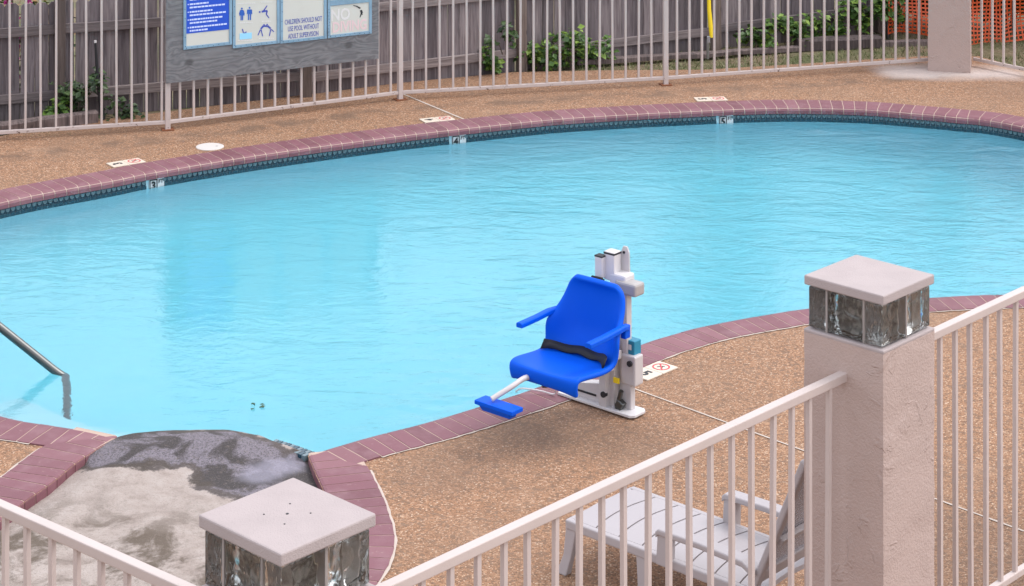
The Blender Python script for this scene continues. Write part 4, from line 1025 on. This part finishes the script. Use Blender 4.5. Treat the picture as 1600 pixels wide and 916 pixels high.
# mast: twin channels
for k, (dy, dx, w_) in enumerate(((-.045, -.05, .05), (.045, .0, .05))):
    MB().box((mxx + dx, by + dy, .36), (w_, .045, .68)).build('mast_channel', M['white'] if k else M['lift'], lift, bevel=.005)
MB().box((mxx - .02, by + .0, .37), (.06, .06, .70)).build('mast', M['lift'], lift, bevel=.005)
MB().box((mxx + .065, by + .02, .40), (.035, .05, .72)).build('mast_rail', M['lift'], lift, bevel=.004)
MB().tube([(mxx - .04, by - .075, .10), (mxx - .04, by - .05, .10)], .018, 12).build('pivot_bolt', M['blackrub'], lift)
MB().tube([(mxx + .03, by - .03, .03), (mxx + .07, by - .04, .14)], .014, 10).build('actuator_rod', M['steel'], lift); MB().box((mxx + .055, by - .03, .055), (.05, .04, .05), Matrix.Rotation(R(30), 3, 'Y')).build('actuator_clevis', M['steel'], lift, bevel=.006)
MB().box((mxx + .03, by - .035, .19), (.04, .01, .03)).build('warning_label', M['yellow'], lift)
# seat support arm behind the shell
MB().box((.02, .10, .345), (.06, .22, .05)).build('seat_arm', M['lift'], lift, bevel=.005); MB().box((.03, .10, .48), (.07, .03, .40)).build('back_support', M['lift'], lift, bevel=.005)
# head: boxes at the top of the mast
YM = 12.3
o1 = lbox('battery_case', 938.5, 416, YM, (.055, .05, .13), M['white'], .008); lbox('case_cap', 938.5, 399.5, YM, (.057, .052, .010), M['blackrub'], .003)
o2 = lbox('control_case', 957, 414, YM, (.075, .07, .17), M['white'], .006); lbox('case_cap', 957, 394.5, YM, (.079, .074, .012), M['blackrub'], .003)
hp = loc_(at(976, 404, YM)); hd = MB(); hd.prism([(hp.x - .035, hp.y, hp.z - .10), (hp.x + .035, hp.y, hp.z - .10), (hp.x + .03, hp.y, hp.z + .04), (hp.x + .015, hp.y, hp.z + .072), (hp.x - .012, hp.y, hp.z + .072), (hp.x - .03, hp.y, hp.z + .03)], (0, .012, 0)); hd.build('lifting_lug', M['lift'], lift, bevel=.003)
MB().tube([(hp.x - .004, hp.y - .004, hp.z + .035), (hp.x - .004, hp.y + .016, hp.z + .035)], .008, 10).build('lug_hole', M['blackrub'], lift)
lbox('motor_housing', 972, 437, YM - .03, (.115, .10, .085), M['white'], .012); lbox('motor', 984, 449, YM - .09, (.15, .10, .075), M['liftgrey'], .014)
c_ = loc_(at(993, 441, YM - .08)); MB().tube([c_ + Vector((0, 0, -.004)), c_ + Vector((0, 0, .003))], .02, 14).build('motor_badge', M['sky_print'], lift)
# coiled lead behind the backrest
hx = [loc_(at(925 + 17 * i / 60, 434 + 4 * i / 60, YM - .05)) + Vector((0, .012 * math.cos(i * 1.05), .012 * math.sin(i * 1.05))) for i in range(61)]
MB().tube(hx, .0035, 5).build('coiled_lead', M['blackrub'], lift, smooth=True)
# lower cases
lbox('teal_case', 988.5, 541, 12.22, (.075, .07, .085), M['teal'], .006); cc = loc_(at(988, 541, 12.22)); MB().box((cc.x + .005, cc.y - .0365, cc.z + .005), (.03, .002, .03)).build('case_label', M['white'], lift)
lbox('pump_case', 987.5, 576, 12.2, (.105, .085, .175), M['lift'], .010); pc = loc_(at(990, 576, 12.2))
MB().tube([(pc.x + .012, pc.y - .045, pc.z + .045), (pc.x + .012, pc.y - .062, pc.z + .045)], .017, 14).build('case_knob', M['blackrub'], lift); MB().box((pc.x + .01, pc.y - .044, pc.z - .015), (.05, .002, .055)).build('blue_label', M['signblue'], lift); MB().box((pc.x + .01, pc.y - .044, pc.z - .062), (.045, .002, .03)).build('white_label', M['white'], lift)
lbox('pump_foot', 984, 617, 12.2, (.05, .045, .20), M['lift'], .006)

# ------------------------------------------------------------------ chaise lounge
cA = gp(884, 812, .27); cD = Vector((.735, -.678, 0)).normalized(); cW = Vector((.735, .678, 0)).normalized(); cW = Vector((-cD.y, cD.x, 0)) 
ch = thing('chaise_lounge', 'white plastic chaise lounge with raised mesh back behind the railing', 'chaise lounge', None, (cA.x, cA.y, 0), math.atan2(cD.y, cD.x))
# local: x = from foot end to head, y = across (away from camera), z = up
SL, SW, SZ = 1.12, .53, .27
def slat_top(x0, x1, k):
    mb = MB(); n_ = 10; vs = []
    for j in range(n_ + 1):
        v = j / n_; bow = -.035 * (1 - (2 * v - 1) ** 2) * 1.0 + .03
        for (x, z) in ((x0 + bow, SZ - .022), (x1 - .009 + bow, SZ - .022), (x1 - .009 + bow, SZ), (x0 + bow, SZ)): vs.append((x, .03 + v * (SW - .06), z))
    fs = [(j * 4 + a, j * 4 + (a + 1) % 4, (j + 1) * 4 + (a + 1) % 4, (j + 1) * 4 + a) for j in range(n_) for a in range(4)] + [(0, 1, 2, 3), tuple(range(4 * n_, 4 * n_ + 4))]
    return mb.add(vs, fs).build('slat', M['chaise'], ch)
xs_ = [.0 + .14 * k for k in range(9)]
for k in range(8): slat_top(xs_[k] + (.0 if k else -.0), xs_[k + 1], k)
# rounded foot edge, side rails (skirt) and legs
MB().box((.004, SW / 2, SZ - .03), (.03, SW - .01, .055)).build('foot_rail', M['chaise'], ch, bevel=.010, seg=3)
for y in (.015, SW - .015):
    MB().box((SL / 2, y, SZ - .022), (SL, .034, .046)).build('side_rail', M['chaise'], ch, bevel=.008, seg=3)
def leg(x, y, sx, sy):
    mb = MB(); vs = []
    for (z, w_, ox) in ((SZ - .03, .055, 0), (.10, .042, sx * .02), (.0, .05, sx * .05)):
        for (a, b) in ((-1, -1), (1, -1), (1, 1), (-1, 1)): vs.append((x + ox + a * w_ * .6, y + sy * (.27 - z) * .08 + b * w_ * .45, z))
    mb.add(vs, [(i * 4 + a, i * 4 + (a + 1) % 4, (i + 1) * 4 + (a + 1) % 4, (i + 1) * 4 + a) for i in range(2) for a in range(4)] + [(0, 1, 2, 3), (8, 9, 10, 11)])
    mb.build('leg', M['chaise'], ch, bevel=.006)
for (x, s_) in ((.03, -1), (.46, .3), (1.08, 1)):
    leg(x, .03, s_, -1); leg(x, SW - .03, s_, 1)
# arm rests
for s_, y in ((-1, .0), (1, SW)):
    mb = MB(); y0 = y - .038; vs = []
    pr_ = [(.57, .395), (.59, .412), (.82, .418), (1.06, .41), (1.12, .38)]
    for (x, z) in pr_:
        vs += [(x, y0, z - .03), (x, y0 + .076, z - .03), (x, y0 + .076, z), (x, y0, z)]
    mb.add(vs, [(i * 4 + a, i * 4 + (a + 1) % 4, (i + 1) * 4 + (a + 1) % 4, (i + 1) * 4 + a) for i in range(4) for a in range(4)] + [(0, 1, 2, 3), (16, 17, 18, 19)]); mb.build('armrest', M['chaise'], ch, bevel=.008, seg=3)
    MB().prism([(.57, y - .03, SZ - .03), (.64, y - .03, SZ - .03), (.645, y - .03, .39), (.58, y - .03, .39)], (0, .06, 0)).build('armrest_support', M['chaise'], ch, bevel=.006)
# raised back: frame, mesh panel
bk = thing('chaise_back', '', ''); 
for k_ in ('label', 'category'): 
    if k_ in bk: del bk[k_]
bk.name = 'backrest'; bk.parent = ch; bk.location = (1.08, 0, SZ - .02); bk.rotation_euler = (0, -R(67), 0)
# in this frame x runs up the back, z points to the sitter's side (towards the foot end)
BLN = .74
for y in (.02, SW - .02): MB().box((BLN / 2, y, 0), (BLN, .048, .034)).build('back_rail', M['chaise'], bk, bevel=.010, seg=3)
for x in (.10, BLN - .01): MB().box((x, SW / 2, -.002), (.07, SW - .07, .028)).build('cross_rail', M['chaise'], bk, bevel=.008)
mm = MB(); nx_, ny_ = 34, 28
for i in range(nx_ + 1): mm.box((.13 + (BLN - .19) * i / nx_, SW / 2, .004), (.0075, SW - .08, .005))
for j in range(ny_ + 1): mm.box((.13 + (BLN - .19) / 2, .045 + (SW - .09) * j / ny_, .0042), (BLN - .19, .0075, .0046))
tag(mm.build('perforated_panel', M['chaise'], bk), kind='stuff')
MB().box((.30, SW / 2, -.02), (.03, SW - .08, .03)).build('prop_bar', M['chaise'], bk, bevel=.005)
